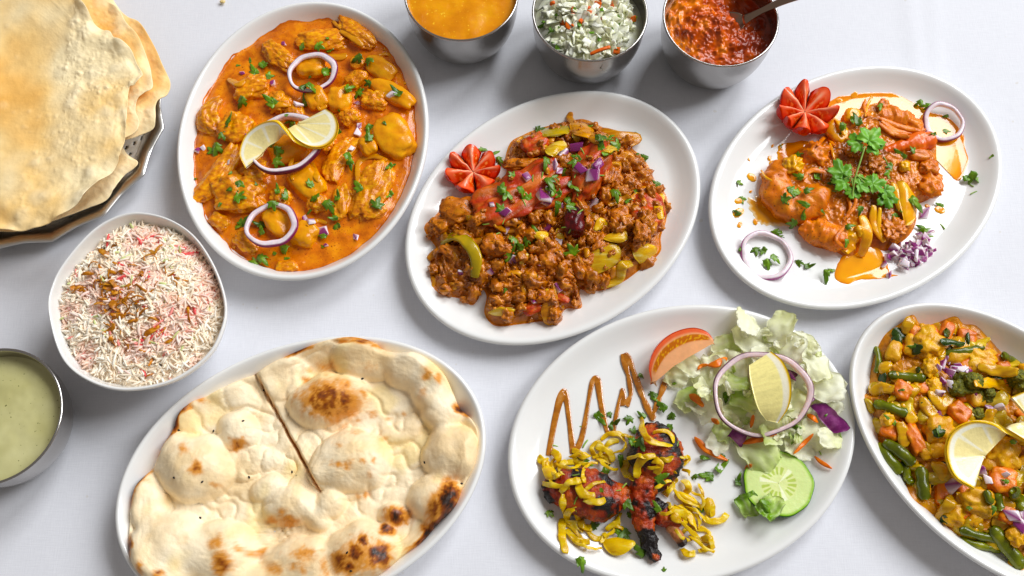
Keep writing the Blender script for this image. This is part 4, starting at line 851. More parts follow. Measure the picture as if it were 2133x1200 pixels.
def tri(t, a, b, c):
    t = np.clip(t, 0, 1)[:, None]; a, b, c = lin(a), lin(b), lin(c); return np.where(t < .5, a + (b - a) * 2 * t, b + (c - b) * (2 * t - 1))
M_ONI = food("soft_fried_onion", [(.22, rgb(184, 124, 22)), (.45, rgb(216, 168, 56)), (.6, rgb(226, 190, 86)), (.8, rgb(242, 222, 150))], scale=.9, rough=.2, coat=.35, bump=.35, bscale=2.2, bdist=.1, vary=.12, sss=.2, stretch=(.5, 3, 1))
M_ONB = food("browned_onion", [(.22, rgb(164, 88, 16)), (.5, rgb(204, 132, 36)), (.8, rgb(228, 172, 72))], scale=1.2, rough=.2, coat=.35, bump=.35, bscale=2.2, bdist=.1, vary=.14, stretch=(.5, 3, 1))
M_PEP = food("green_pepper_strip", [(.25, rgb(140, 118, 6)), (.55, rgb(178, 150, 18)), (.85, rgb(216, 164, 30))], scale=.5, rough=.18, coat=.4, bump=.15, vary=.1)
M_TIK = food("red_tikka_chicken", attr=True, vary=.22, scale=1.6, rough=.32, coat=.15, bump=.6, bscale=2.6, bdist=.14)
def tik(N0, V):
    t = .5 + .9 * fbm(N0 * 1.6, 4, 3); c = tri(t, (172, 46, 28), (202, 78, 50), (220, 130, 84)); k = sstep(.0, .5, fbm(N0 * 2.6, 9, 2) + .1)[:, None] * .68; return c * (1 - k) + lin((152, 78, 26)) * k
def keema():
    MK = [("the tomato", 986, 367), ("the pepper strip", 982, 550), ("the dark bone", 1193, 470), ("the big petal", 1255, 545), ("the red piece", 1080, 410), ("the top pepper", 1155, 270), ("the plain chicken", 1025, 515)]
    K = crop(830, 180, 2.142); rt = root("minced_meat_curry", np.r_[D_MID.c, .75], "brown minced meat curry with red chicken pieces heaped on oval plate", "curry")
    out = [(115, 640), (160, 580), (200, 540), (262, 512), (340, 525), (400, 450), (478, 385), (475, 320), (500, 245), (560, 210), (612, 188), (690, 165), (760, 150), (830, 142), (900, 170), (960, 200), (1060, 235), (1045, 268), (1080, 300), (1115, 345), (1150, 420), (1188, 465), (1205, 520), (1195, 600), (1172, 670), (1166, 745), (1090, 808), (1000, 872), (905, 908), (812, 902), (818, 985), (745, 992), (705, 1062), (640, 1048), (560, 1058), (445, 1072), (402, 1046), (382, 1000), (392, 935), (372, 905), (332, 972), (272, 942), (192, 930), (150, 890), (140, 800), (150, 755), (165, 715)]
    V, F, d, S = heap(D_MID, [K(*q) for q in out], K(640, 600), 1.75, 1.5, 3, .40, f1=2.2, f2=4.8, n=420, nr=170)
    t = .45 + .55 * n2(V[:, 0], V[:, 1], .9, 5, 3) + .18 * n2(V[:, 0], V[:, 1], 3, 8, 2); col = tri(t, (132, 66, 20), (188, 112, 48), (224, 156, 86)); oil = sstep(.55, .15, d)[:, None]; col = col * (1 - oil) + tri(.5 + .5 * n2(V[:, 0], V[:, 1], .8, 2, 2), (176, 90, 6), (210, 122, 12), (230, 150, 30)) * oil
    m_k = food("minced_meat", attr=True, vary=.25, scale=2.6, rough=.26, coat=.5, bump=.7, bscale=4.2, bdist=.12)
    build("gravy", V, F, m_k, rt, cols=col); sf = Surf().add(V, F)
    m_l = food("meat_lump", [(.22, rgb(124, 60, 18)), (.5, rgb(188, 110, 44)), (.8, rgb(232, 166, 92))], scale=1.9, rough=.28, coat=.5, bump=.7, bscale=4.0, bdist=.12, vary=.16)
    rng = np.random.RandomState(2); LM = []
    for k in range(10):
        v, f = blob((.74, .52, .42), .55, 2.0, 300 + k, 3, .1, 4); LM.append(mesh("meat_lump", v, f, m_l))
    n_ = 0; poly = np.array(out)
    for k in range(900):
        x, y = rng.uniform(115, 1205), rng.uniform(130, 1070); a = poly; b = np.roll(poly, -1, 0)
        ins = (((a[:, 1] > y) != (b[:, 1] > y)) & (x < (b[:, 0] - a[:, 0]) * (y - a[:, 1]) / (b[:, 1] - a[:, 1] + 1e-9) + a[:, 0])).sum() % 2
        dist = np.hypot(a[:, 0] - x, a[:, 1] - y).min()
        if not ins or dist < 26 or n_ >= 205: continue
        n_ += 1; p, nn = sf.hit(*K(x, y)); link("meat_lump", LM[rng.randint(10)], p + (0, 0, .05), rt, Euler(rng.uniform(0, 6.28, 3)).to_quaternion(), rng.uniform(.5, 1.35))
    gV, gF, gC, off = [], [], [], 0
    for k in range(950):
        q = rng.randint(len(V))
        if d[q] < .5: continue
        v, f = ico(1); v = v * rng.uniform(.09, .26) * (1 + .3 * rng.randn(len(v), 1) * .5) + V[q] + (0, 0, .04); gV.append(v); gF.append(f + off); off += len(v); gC.append(np.tile(tri(np.array([rng.rand()]), (132, 60, 18), (196, 112, 46), (230, 160, 90))[0], (len(v), 1)))
    tag(build("mince_crumbs", np.vstack(gV), np.vstack(gF), m_k, rt, cols=np.vstack(gC)), kind="stuff")
    T = lambda a, b, w, s, **kw: chunk("chicken_piece", M_TIK, sf, K(*a), K(*b), w / 2.142, s, rt, cols=tik, **kw)
    T((355, 590), (720, 420), 190, 401, thick=.55, lift=.45, amp=.3, freq=1.9, boxy=.3, ridged=.4, sub=5)
    T((905, 275), (800, 520), 140, 402, thick=.7, lift=.5, amp=.26, freq=1.8, taper=.28, ridged=.4)
    T((1080, 480), (1150, 600), 130, 403, thick=.5, lift=.3, amp=.2)
    T((560, 300), (660, 240), 95, 404, thick=.6, lift=.4, amp=.25)
    T((1060, 640), (1140, 560), 130, 405, thick=.6, lift=.3, amp=.25); T((560, 1010), (650, 960), 60, 406, thick=.6, lift=.3); T((690, 930), (760, 960), 40, 407, thick=.6, lift=.4)
    dk = food("charred_meat", [(.3, rgb(40, 14, 16)), (.6, rgb(96, 24, 26)), (.85, rgb(140, 48, 36))], scale=1.2, rough=.3, coat=.3, bump=.6, bscale=3)
    chunk("bone_end", dk, sf, K(735, 615), K(825, 620), 130 / 2.142, 410, rt, thick=.8, lift=.6, amp=.2, freq=2)
    br = food("browned_chicken", [(.25, rgb(140, 66, 14)), (.5, rgb(196, 110, 30)), (.8, rgb(224, 150, 62))], scale=1.0, rough=.28, coat=.25, bump=.6, bscale=3, bdist=.12, stretch=(1.3, 1.6, 1), speck=(rgb(96, 44, 12), 4, .64))
    chunk("chicken_piece", br, sf, K(375, 705), K(475, 725), 90 / 2.142, 411, rt, thick=.7, lift=.5, amp=.32, freq=1.8, boxy=.3); chunk("mushroom_piece", br, sf, K(195, 565), K(345, 560), 120 / 2.142, 412, rt, thick=.6, lift=.45, amp=.35, freq=1.7)
    chunk("chicken_piece", br, sf, K(480, 355), K(650, 350), 55 / 2.142, 413, rt, thick=.7, lift=.4, amp=.4, freq=1.8); chunk("chicken_piece", br, sf, K(950, 600), K(1030, 580), 85 / 2.142, 414, rt, thick=.7, lift=.4, amp=.2, boxy=.3)
    chunk("chicken_piece", br, sf, K(640, 800), K(700, 760), 80 / 2.142, 415, rt, thick=.7, lift=.4, amp=.3); chunk("chicken_piece", br, sf, K(1070, 620), K(1140, 660), 80 / 2.142, 416, rt, thick=.7, lift=.4, amp=.3)
    for k in range(44):                         # mince clinging to the larger pieces
        cx, cy, rx, ry = [(540, 500, 190, 90), (850, 400, 70, 140), (1110, 550, 70, 110), (610, 270, 80, 50)][k % 4]; x, y = cx + rx * rng.uniform(-1, 1), cy + ry * rng.uniform(-1, 1); p, nn = sf.hit(*K(x, y))
        link("meat_lump", LM[rng.randint(10)], p, rt, Euler(rng.uniform(0, 6.28, 3)).to_quaternion(), rng.uniform(.3, .62))
    for k in range(60):
        x, y = rng.uniform(180, 1120), rng.uniform(200, 1000); a = poly; b = np.roll(poly, -1, 0); ins = (((a[:, 1] > y) != (b[:, 1] > y)) & (x < (b[:, 0] - a[:, 0]) * (y - a[:, 1]) / (b[:, 1] - a[:, 1] + 1e-9) + a[:, 0])).sum() % 2
        if not ins or np.hypot(a[:, 0] - x, a[:, 1] - y).min() < 45 or (abs(x - 540) < 200 and abs(y - 490) < 95) or (abs(x - 850) < 75 and abs(y - 420) < 160): continue
        an = rng.uniform(0, 3.1); L = rng.uniform(28, 52); dx, dy = L * math.cos(an), L * math.sin(an)
        if k % 2: chunk("chicken_piece", br, sf, K(x - dx, y - dy), K(x + dx, y + dy), L * 1.4 / 2.142, 430 + k, rt, thick=.6, lift=.25, amp=.5, freq=1.9, boxy=.25, add=False)
        else: patch("onion_piece", M_ONB if k % 4 else M_ONI, sf, [K(x - dx, y - dy), K(x + dy * .6, y - dx * .6), K(x + dx, y + dy), K(x - dy * .6, y + dx * .6)], .3, .14, rt, lift=.15, seed=k, wob=.25)
    R = lambda pts, w, m=M_ONB, **kw: ribbon("onion_strip", m, sf, [K(*q[:2]) + tuple(q[2:]) for q in pts], w / 2.142, kw.pop('th', .22), rt, **kw)
    pp = lambda nm, m, quad, bl, **kw: patch(nm, m, sf, [K(*q) for q in quad], bl, kw.pop('th', .22), rt, **kw)
    ribbon("pepper_strip", M_PEP, sf, [K(195, 695) + (.1,), K(250, 668) + (.5,), K(300, 690) + (.7,), K(345, 760) + (.5,), K(340, 850) + (.1,)], 26, .3, rt, lift=.3, twist=[.5, .2, -.3], taper=.3)
    pp("pepper_piece", M_PEP, [(625, 195), (760, 165), (770, 215), (640, 232)], .5, lift=.25); pp("onion_piece", M_ONI, [(640, 290), (720, 235), (765, 265), (690, 320)], .5, lift=.4)
    pp("onion_piece", M_ONI, [(890, 680), (1010, 632), (1032, 680), (985, 702)], .35, lift=.5, seed=3); pp("onion_piece", M_ONI, [(860, 705), (1000, 700), (985, 800), (832, 862)], .4, lift=.35, seed=5, nu=18)
    pp("onion_piece", M_ONI, [(1030, 725), (1120, 695), (1170, 740), (1070, 805)], .6, lift=.35, seed=6); pp("onion_piece", M_ONI, [(385, 1012), (450, 985), (540, 990), (470, 1030)], .35, lift=.35, seed=8, th=.3)
    pp("onion_piece", M_ONB, [(640, 960), (700, 950), (705, 1065), (640, 1065)], .2, lift=.25, seed=9); pp("onion_piece", M_ONB, [(760, 150), (880, 180), (860, 240), (770, 215)], .5, lift=.4, seed=11); pp("onion_piece", M_ONI, [(600, 650), (670, 645), (665, 700), (620, 690)], .3, lift=.5, seed=12)
    R([(770, 118), (765, 145), (800, 180)], 30); R([(905, 195), (980, 225), (1062, 235), (1030, 262)], 46, arch=.3); R([(830, 190), (880, 240), (930, 220)], 40); R([(905, 890, 0), (980, 860, .3), (1000, 800, .5), (1040, 790, .2)], 46, M_ONI); R([(690, 890), (700, 950), (735, 990)], 26); R([(570, 870), (560, 910), (590, 940)], 24)
    R([(135, 770), (180, 735), (235, 715)], 40); R([(150, 900), (160, 870), (150, 850)], 20); R([(1175, 480), (1160, 540), (1170, 590)], 40, M_ONI); R([(1040, 500), (1080, 470), (1100, 450)], 30); R([(940, 530), (1000, 500), (1030, 490)], 30); R([(480, 840), (530, 830), (560, 860)], 24); R([(290, 670), (330, 690), (370, 690)], 40); R([(1090, 690), (1130, 640), (1150, 610)], 24); R([(880, 640), (900, 600), (930, 620)], 28, M_ONI); R([(985, 320), (1020, 300), (1060, 330)], 26)
    R([(430, 620), (480, 640), (540, 640)], 30); R([(760, 700), (790, 760), (780, 820)], 24); R([(800, 870), (860, 880), (900, 860)], 30); R([(530, 250), (560, 230), (600, 225)], 26)
    tomato_flower(at(*K(335, 405), .75), 2.55, "cut red tomato flower beside the minced meat curry", 3, .3, 7, .9)
    sprinkle(sf, kk(K, [(880, 250, 1.3), (900, 275, 1.2), (920, 310), (930, 240), (960, 490, 1.2), (740, 380, 1.2), (770, 440), (790, 340), (750, 520, 1.1), (760, 540), (480, 480, 1.2), (465, 475), (530, 470), (580, 500), (670, 440, 1.2), (690, 460), (490, 760, 1.7), (500, 710, 1.2), (560, 710), (610, 740), (575, 690), (610, 670), (780, 740, 1.4), (620, 850), (330, 270, 1.1), (375, 285), (420, 330, 1.1), (455, 330), (1055, 218), (1100, 325, .8), (1050, 320, .8), (620, 195, .8), (1160, 440, .8), (715, 185, .7), (1060, 470, .7), (1020, 520, .7), (650, 340), (840, 185, .7), (460, 550), (510, 400, .7), (700, 530, .9), (350, 680, .7), (480, 900, .6), (720, 480, .9), (800, 320, .9), (690, 410, .9), (950, 270, 1.2), (975, 270, 1.0)]), "chopped coriander leaf", "on the minced meat", "coriander leaves on the minced meat curry", 21, MK, size=(1.0, 1.5))
    sprinkle(sf, kk(K, [(845, 320), (795, 480), (740, 630), (765, 640), (810, 560), (470, 605), (390, 615), (440, 660), (690, 410), (640, 400), (770, 500), (820, 290), (900, 400), (600, 410), (680, 690), (660, 700), (560, 520), (790, 400), (710, 430), (930, 420)]), "coriander stem clipping", "on the minced meat", "coriander stem bits on the minced meat curry", 22, MK, [STEM_BIT], "herb clipping", "coriander_clipping", (.8, 1.3))
    sprinkle(sf, kk(K, [(660, 510, 2.2), (650, 495, 2.0), (440, 650, 2.0), (480, 640, 1.6), (800, 280, 1.9), (740, 305, 1.6), (715, 380, 1.3), (810, 375, 1.6), (865, 395, 1.5), (890, 355, 1.8), (570, 405, 1.3), (665, 460, 1.3), (525, 590, 1.2), (480, 560, 2.0), (725, 530, 1.1), (865, 525, 1.5), (665, 630, 1.3), (715, 685, 1.7), (515, 775, 1.4), (405, 830, 1.7), (710, 895, 1.4), (625, 940, 1.4), (585, 925, 1.1), (605, 960, .9), (745, 345, 1.2), (700, 350, 1.2), (280, 825, 1.0), (420, 530, 1.0), (955, 440, .8), (640, 800, .7)]),
             "onion dice", "on the minced meat", "diced red onion on the minced meat curry", 23, MK, RDICE, "onion dice", "red_onion_dice", (.85, 1.15), .12, .4)
keema()
# ------------------------------------------------------------------ plate with oil puddle and coriander sprig
M_OIL = food("turmeric_oil", attr=True, vary=.06, scale=1.0, rough=.06, bump=.08, bscale=1.2, bdist=.05, coat=.0, spec=.6)
def puddle(name, D, out_px, c1, c2, label=None, parent=None, h=.055, seed=0, n=110, wob=.12):
    out = loop_spline([at(x, y, .8)[:2] for x, y in out_px], n); c = out.mean(0); th = np.linspace(0, 2 * np.pi, n, endpoint=False)
    out = out + (noise(np.stack([np.cos(th) * 5, np.sin(th) * 5, 0 * th], 1), seed) * wob)[:, None] * (out - c) / (np.linalg.norm(out - c, axis=1)[:, None] + 1e-6)
    q = np.r_[np.linspace(.01, .9, 24), np.linspace(.9, 1, 7)[1:]]; P = c + (out[None] - c) * q[:, None, None]; x, y = P[..., 0].ravel(), P[..., 1].ravel(); S = np.repeat(q, n)
    z = D.z(x, y) + .02 + h * np.sqrt(np.clip(1 - S ** 5, 0, 1)) * .9 - .02 * (S > .995); t = np.clip(sstep(.75, 1.0, S) + .45 * n2(x, y, .5, seed, 2), 0, 1)[:, None]
    o = build(name, np.stack([x, y, z], 1), gridF(len(q), n, False, True), M_OIL, parent, cols=lin(c1) * (1 - t) + lin(c2) * t)
    if label: tag(o, label, "sauce puddle")
    return o
def big_leaf(size, seed, n=72):
    rng = np.random.RandomState(seed); th = np.linspace(-np.pi, np.pi, n, endpoint=False); r = .34 + 0 * th
    for c, L in ((0, 1.0), (.95, .9), (-.95, .9), (1.75, .65), (-1.75, .65)): r = np.maximum(r, L * rng.uniform(.88, 1.08) * np.exp(-np.abs((th - c) / .62) ** 3))
    r *= 1 + .07 * np.cos(21 * th + rng.rand() * 3) + .04 * np.cos(34 * th); r *= 1 - .75 * np.exp(-((np.abs(th) - np.pi) / .35) ** 2)
    q = np.linspace(.02, 1, 9); V = np.vstack([np.stack([r * k * np.cos(th), r * k * np.sin(th), 0 * th], 1) for k in q])
    a = np.arctan2(V[:, 1], V[:, 0]); rr = np.hypot(V[:, 0], V[:, 1]); V[:, 0] += .35
    V[:, 2] = .10 * np.cos(a * 5) * rr + .10 * noise(V * 2.5, seed) - .25 * rr ** 2 + .15 * rr; V *= size
    F = gridF(9, n, False, True); m = len(V); e = 8 * n + np.arange(n); f = 8 * n + (np.arange(n) + 1) % n
    return np.vstack([V, V - (0, 0, .03)]), [F, F[:, ::-1] + m, np.stack([f, e, e + m, f + m], 1)]
def right_plate():
    MK = [("the tomato", 1670, 242), ("the left ring", 1596, 533), ("the right ring", 1965, 255), ("the sprig", 1785, 360), ("the onion heap", 1898, 530), ("the curled chicken", 1655, 410)]
    K = crop(1460, 130, 2.3076); D = D_RIGHT
    puddle("oil_puddle", D, [K(*q) for q in [(590, 230), (650, 172), (740, 155), (850, 146), (930, 152), (1000, 182), (1060, 205), (1100, 235), (1180, 260), (1252, 330), (1270, 400), (1285, 480), (1252, 558), (1218, 558), (1200, 480), (1165, 410), (1100, 390), (900, 450), (700, 450), (620, 400)]], (248, 186, 100), (232, 136, 20), "wide yellow oil puddle behind the chicken under the small onion ring", seed=3)
    puddle("oil_puddle", D, [K(*q) for q in [(642, 1030), (662, 962), (720, 900), (830, 868), (892, 950), (905, 1018), (940, 1030), (860, 1040), (760, 1046), (700, 1068)]], (246, 166, 16), (234, 138, 10), "bright yellow oil puddle in front of the chicken by the onion heap", seed=5, h=.08)
    puddle("oil_puddle", D, [K(*q) for q in [(372, 400), (420, 385), (520, 380), (500, 470), (400, 500), (372, 470)]], (226, 128, 16), (238, 170, 60), "orange oil puddle just below the tomato flower", seed=6)
    puddle("oil_puddle", D, [K(*q) for q in [(232, 660), (262, 640), (300, 600), (345, 640), (380, 740), (440, 780), (380, 790), (300, 780), (250, 730)]], (224, 150, 40), (246, 220, 170), "thin speckled sauce smear left of the curled chicken", seed=8, h=.04, wob=.5)
    dr = []
    for i, (x, y, r) in enumerate([(245, 552, 22), (300, 540, 14), (185, 665, 20), (180, 722, 26), (187, 780, 14), (262, 766, 14), (350, 492, 22), (1150, 708, 22), (665, 185, 14), (735, 160, 16), (345, 400, 8), (330, 460, 12), (230, 470, 7), (1090, 690, 12), (310, 690, 12), (270, 680, 9), (240, 620, 8)]):
        t = np.linspace(0, 6.28, 10)[:-1]; rr = r * (1 + .25 * np.sin(t * 2 + i)); o = puddle("sauce_drop", D, [K(x + a * math.cos(b), y + a * .9 * math.sin(b)) for a, b in zip(rr, t)], (232, 146, 20), (244, 186, 70), None, None, .09, i, 24, .05)
        tag(o, "drop", "sauce drop", "sauce drops on the coriander sprig plate"); dr.append((o,) + K(x, y))
    which(dr, MK, "yellow sauce drop", "on the sprig plate")
    rt = root("masala_chicken", at(*K(740, 560), .75), "orange masala chicken pieces heaped under the coriander sprig", "curry")
    out = [(340, 490), (430, 440), (480, 400), (560, 375), (620, 330), (700, 255), (780, 205), (880, 185), (960, 240), (1060, 310), (1130, 360), (1142, 450), (1135, 560), (1115, 640), (1045, 685), (1040, 760), (1010, 822), (940, 880), (890, 900), (800, 890), (720, 935), (640, 900), (540, 875), (490, 800), (420, 740), (355, 690), (330, 610)]
    V, F, d, S = heap(D, [K(*q) for q in out], K(740, 560), 1.35, 1.4, 13, .16, f1=.9, f2=2.2, edge=.02)
    dk = np.zeros(len(V))
    for x, y, r, s_ in [(800, 480, 120, 1.0), (930, 800, 90, 1.1), (760, 620, 90, .9), (560, 450, 80, .6), (700, 420, 80, .7), (850, 680, 90, .9)]:
        p = at(*K(x, y), 2); dk = np.maximum(dk, s_ * np.exp(-((V[:, 0] - p[0]) ** 2 + (V[:, 1] - p[1]) ** 2) / (r / 2.3 / 22) ** 2))
    t = .55 + .5 * n2(V[:, 0], V[:, 1], .9, 4, 3) - .5 * dk; col = tri(t, (140, 74, 10), (206, 112, 16), (232, 148, 40))
    build("masala_sauce", V, F, food("masala_sauce", attr=True, vary=.2, scale=2.2, rough=.2, coat=.3, bump=.3, bscale=3.5, bdist=.08), rt, cols=col); sf = Surf().add(V, F)
    ds = dish_surf(D); sf.add(ds.V[0], np.array(ds.F))
    m_c = food("masala_coated_chicken", [(.2, rgb(190, 84, 4)), (.5, rgb(226, 122, 22)), (.8, rgb(244, 164, 70))], scale=1.1, detail=5, rough=.28, coat=.2, bump=.55, bscale=3.6, bdist=.10, vary=.05, speck=(rgb(120, 60, 10), 5, .68))
    m_r = food("red_orange_chicken", [(.2, rgb(212, 76, 10)), (.5, rgb(230, 100, 22)), (.8, rgb(242, 140, 52))], scale=.8, rough=.24, coat=.25, bump=.35, bscale=3, bdist=.08, vary=.05)
    m_y = food("yellow_cooked_onion", [(.2, rgb(222, 132, 6)), (.5, rgb(238, 166, 22)), (.8, rgb(246, 202, 90))], scale=.9, rough=.18, coat=.35, bump=.3, bscale=2, vary=.07, sss=.2)
    m_d = food("dark_masala", [(.2, rgb(150, 74, 6)), (.5, rgb(196, 106, 16)), (.8, rgb(230, 150, 50))], scale=2.4, rough=.24, coat=.25, bump=.4, bscale=3.5, bdist=.1)
    def curl(pts, rad, seed, mat, lift, name="chicken_piece", flat=.75, amp=.17, n=60):
        P = [at(*K(x, y), sf.hit(*K(x, y))[0][2] * .35 + lift) for x, y in pts]; C = spline(P, n); r = np.interp(np.linspace(0, 1, n), np.linspace(0, 1, len(rad)), rad) / 2.3076 * px_cm(1750, 400)
        V, F = tube(C, r, r * flat, 28); dn = fbm(V * .9, seed, 3); c_ = C.mean(0); V = V + (V - np.repeat(np.vstack([C[0], C, C[-1], ]), 28, 0)[:0].sum() if False else 0)
        T, S_, U = frames(np.vstack([C[0], C, C[-1]]), (0, 0, 1)); ax = np.vstack([np.repeat(np.vstack([C[0], C, C[-1]]), 28, 0), C[0], C[-1]]); nn = V - ax; L_ = np.linalg.norm(nn, axis=1)[:, None] + 1e-6
        V = V + nn / L_ * (dn * amp * 2 + amp * .6 * noise(V * 2.4, seed + 3) + amp * .3 * noise(V * 5, seed + 6))[:, None]; build(name, V, F, mat, rt); sf.add(V, F)
    curl([(400, 500), (365, 560), (375, 640), (430, 690), (510, 680), (570, 640), (628, 610)], [50, 70, 82, 84, 82, 72, 40], 3, m_c, .9)
    curl([(500, 800), (560, 815), (640, 840), (700, 850)], [50, 68, 72, 46], 5, m_c, .85); curl([(690, 890), (720, 830), (770, 800)], [34, 50, 40], 6, m_y, .9)
    curl([(895, 425), (960, 405), (1040, 380), (1105, 375)], [22, 32, 50, 46], 7, m_r, 1.3, amp=.06); curl([(860, 250), (930, 265), (1000, 290), (1060, 335)], [40, 50, 46, 30], 8, m_c, .9)
    for i, pts in enumerate([[(870, 285), (940, 330), (1010, 340)], [(860, 300), (930, 345), (990, 350)], [(880, 310), (950, 350), (1000, 360)], [(860, 270), (960, 310), (1050, 330)]]): ribbon("chicken_strand", m_c, sf, [K(*q) for q in pts], 12, .25, rt, lift=.25, seed=i)
    C_ = lambda nm, m, a, b, w, s, **kw: chunk(nm, m, sf, K(*a), K(*b), w / 2.3076, s, rt, **kw)
    C_("cauliflower_piece", m_y, (400, 510), (480, 490), 80, 501, thick=.8, lift=.3, amp=.35, freq=2); C_("onion_piece", m_y, (610, 290), (690, 390), 100, 502, thick=.6, lift=.25, amp=.1); C_("onion_piece", m_y, (690, 250), (760, 270), 80, 503, thick=.6, lift=.2, amp=.1)
    C_("chicken_piece", m_c, (1050, 500), (1130, 520), 80, 504, thick=.7, lift=.3, amp=.42, freq=1.8, boxy=.25); C_("chicken_piece", m_c, (1040, 590), (1150, 600), 110, 505, thick=.7, lift=.2, amp=.42, freq=1.9, boxy=.2); C_("onion_piece", m_y, (950, 505), (1000, 505), 50, 506, thick=.7, lift=.6, amp=.25)
    C_("chicken_piece", m_c, (500, 420), (610, 470), 110, 507, thick=.6, lift=.2, amp=.42, freq=1.8); C_("masala_lump", m_d, (770, 470), (870, 490), 110, 508, thick=.38, lift=.1, amp=.5, freq=2.2, sub=5); C_("masala_lump", m_d, (730, 590), (810, 640), 120, 509, thick=.38, lift=.1, amp=.5, freq=2.2, sub=5); C_("masala_lump", m_d, (880, 770), (960, 830), 110, 510, thick=.38, lift=.1, amp=.5, freq=2.2, sub=5)
    C_("masala_lump", m_d, (700, 410), (760, 440), 70, 511, thick=.38, lift=.1, amp=.5, freq=2.2, sub=5); C_("chicken_piece", m_c, (850, 200), (900, 220), 60, 512, thick=.8, lift=.2, amp=.25); C_("onion_piece", m_y, (740, 830), (790, 800), 60, 513, thick=.8, lift=.6, amp=.25); C_("chicken_piece", m_c, (1000, 450), (1100, 450), 60, 514, thick=.7, lift=.2)
    patch("onion_layer", m_y, sf, [K(925, 555), K(1000, 590), K(1050, 700), K(985, 830)], .6, .22, rt, lift=.35, seed=4, nu=18); patch("onion_layer", m_y, sf, [K(900, 560), K(960, 600), K(1010, 760), K(940, 720)], .4, .2, rt, lift=.3, seed=6)
    for i, (pts, w, m) in enumerate([([(775, 740), (800, 830), (770, 930)], 50, m_y), ([(830, 690), (830, 780), (880, 860)], 36, m_y), ([(860, 700), (855, 790), (870, 850)], 22, m_y), ([(745, 650), (735, 700), (690, 755)], 18, m_c), ([(705, 650), (720, 700), (700, 740)], 16, m_c), ([(490, 560), (530, 520), (590, 530), (595, 560)], 26, m_c), ([(820, 165), (800, 210), (790, 260)], 14, m_y), ([(790, 180), (785, 220), (800, 260)], 12, m_c), ([(620, 390), (632, 430), (640, 460)], 14, m_y), ([(800, 300), (790, 330), (775, 360)], 14, m_y), ([(620, 260), (660, 290), (690, 350)], 20, m_y), ([(700, 780), (650, 850), (700, 900)], 20, m_c), ([(560, 400), (600, 360), (640, 400)], 20, m_c), ([(290, 520), (310, 550), (340, 570)], 12, m_y)]): ribbon("onion_strip", m, sf, [K(*q) for q in pts], w / 2.3, .2, rt, lift=.25, seed=40 + i)
    tomato_flower(at(*K(484, 268), .8), 2.75, "cut red tomato flower at the edge of the coriander sprig plate", 6, .2)
    onion_ring(at(*K(313, 930), 1.1), 2.52, .5, .62, "red onion ring lying alone at lower left of the chicken plate", (0.02, -.03, 1), .97, .2, 4, purple=(150, 66, 124)); onion_ring(at(*K(1165, 288), 1.35), 2.05, .48, .5, "small red onion ring lying in the oil puddle", (-.10, -.15, 1), 1.0, .5, 5, purple=(130, 52, 100))
    # coriander sprig
    sp = root("coriander_sprig", at(*K(735, 640), 2.8), "large fresh coriander sprig laid on top of the masala chicken", "herb sprig")
    zs = lambda x, y, z: at(*K(x, y), z); st = spline([zs(728, 645, 2.9), zs(740, 560, 3.3), zs(765, 480, 3.6), zs(788, 405, 3.8)], 20); v, f = tube(st, .09, .09, 8); build("stem", v, f, M_STEM, sp)
    m_b = food("sprig_leaf", [(.25, rgb(74, 126, 36)), (.55, rgb(116, 168, 66)), (.85, rgb(176, 210, 130))], scale=1.4, rough=.35, bump=.5, bscale=3, bdist=.06, vary=.15)
    for i, (bx, by, tx, ty, sz, z) in enumerate([(790, 400, 860, 310, 1.55, 3.9), (790, 395, 880, 400, 1.35, 3.7), (785, 390, 690, 385, 1.25, 3.6), (690, 560, 650, 460, 1.7, 3.3), (720, 580, 620, 560, 1.45, 3.1), (735, 590, 830, 570, 1.2, 3.2), (800, 590, 900, 570, 1.2, 3.2), (870, 600, 930, 650, 1.0, 3.0), (890, 620, 910, 710, .9, 2.8), (735, 600, 720, 660, .8, 2.9)]):
        a, b = zs(bx, by, z), zs(tx, ty, z); V_, F_ = big_leaf(np.linalg.norm(b - a) / 1.25 * .9, 60 + i); V_ = rotz(V_, math.atan2(b[1] - a[1], b[0] - a[0])) + a; build("leaf", V_, F_, m_b, sp); v, f = tube(spline([st[8 if i > 2 else -1] if i not in (3, 4) else st[3], (st[8] + a) / 2 * (1, 1, 1), a], 8), .06, .06, 6)
        if i > 2: build("leaf_stalk", v, f, M_STEM, sp)
    rng = np.random.RandomState(5); hp = root("diced_onion_heap", at(*K(1010, 930), .75), "small heap of diced red onion at lower right of the chicken plate", "onion heap"); hv = np.zeros((0, 3))
    for k in range(75):
        u, v_ = rng.normal(0, .42, 2); u, v_ = np.clip((u, v_), -1, 1); x, y = 1010 + u * 125 + v_ * -30, 925 + v_ * 90 - u * 35; g = math.exp(-(u * u + v_ * v_) * 1.8); p = at(*K(x, y), .9)
        link("red_onion_dice", (RDICE + RDICE + WDICE)[rng.randint(15)], (p[0], p[1], .95 + g * rng.uniform(0, 1.0)), hp, Euler(rng.normal(0, .7, 3) * (1, 1, 4)).to_quaternion(), rng.uniform(.95, 1.5))
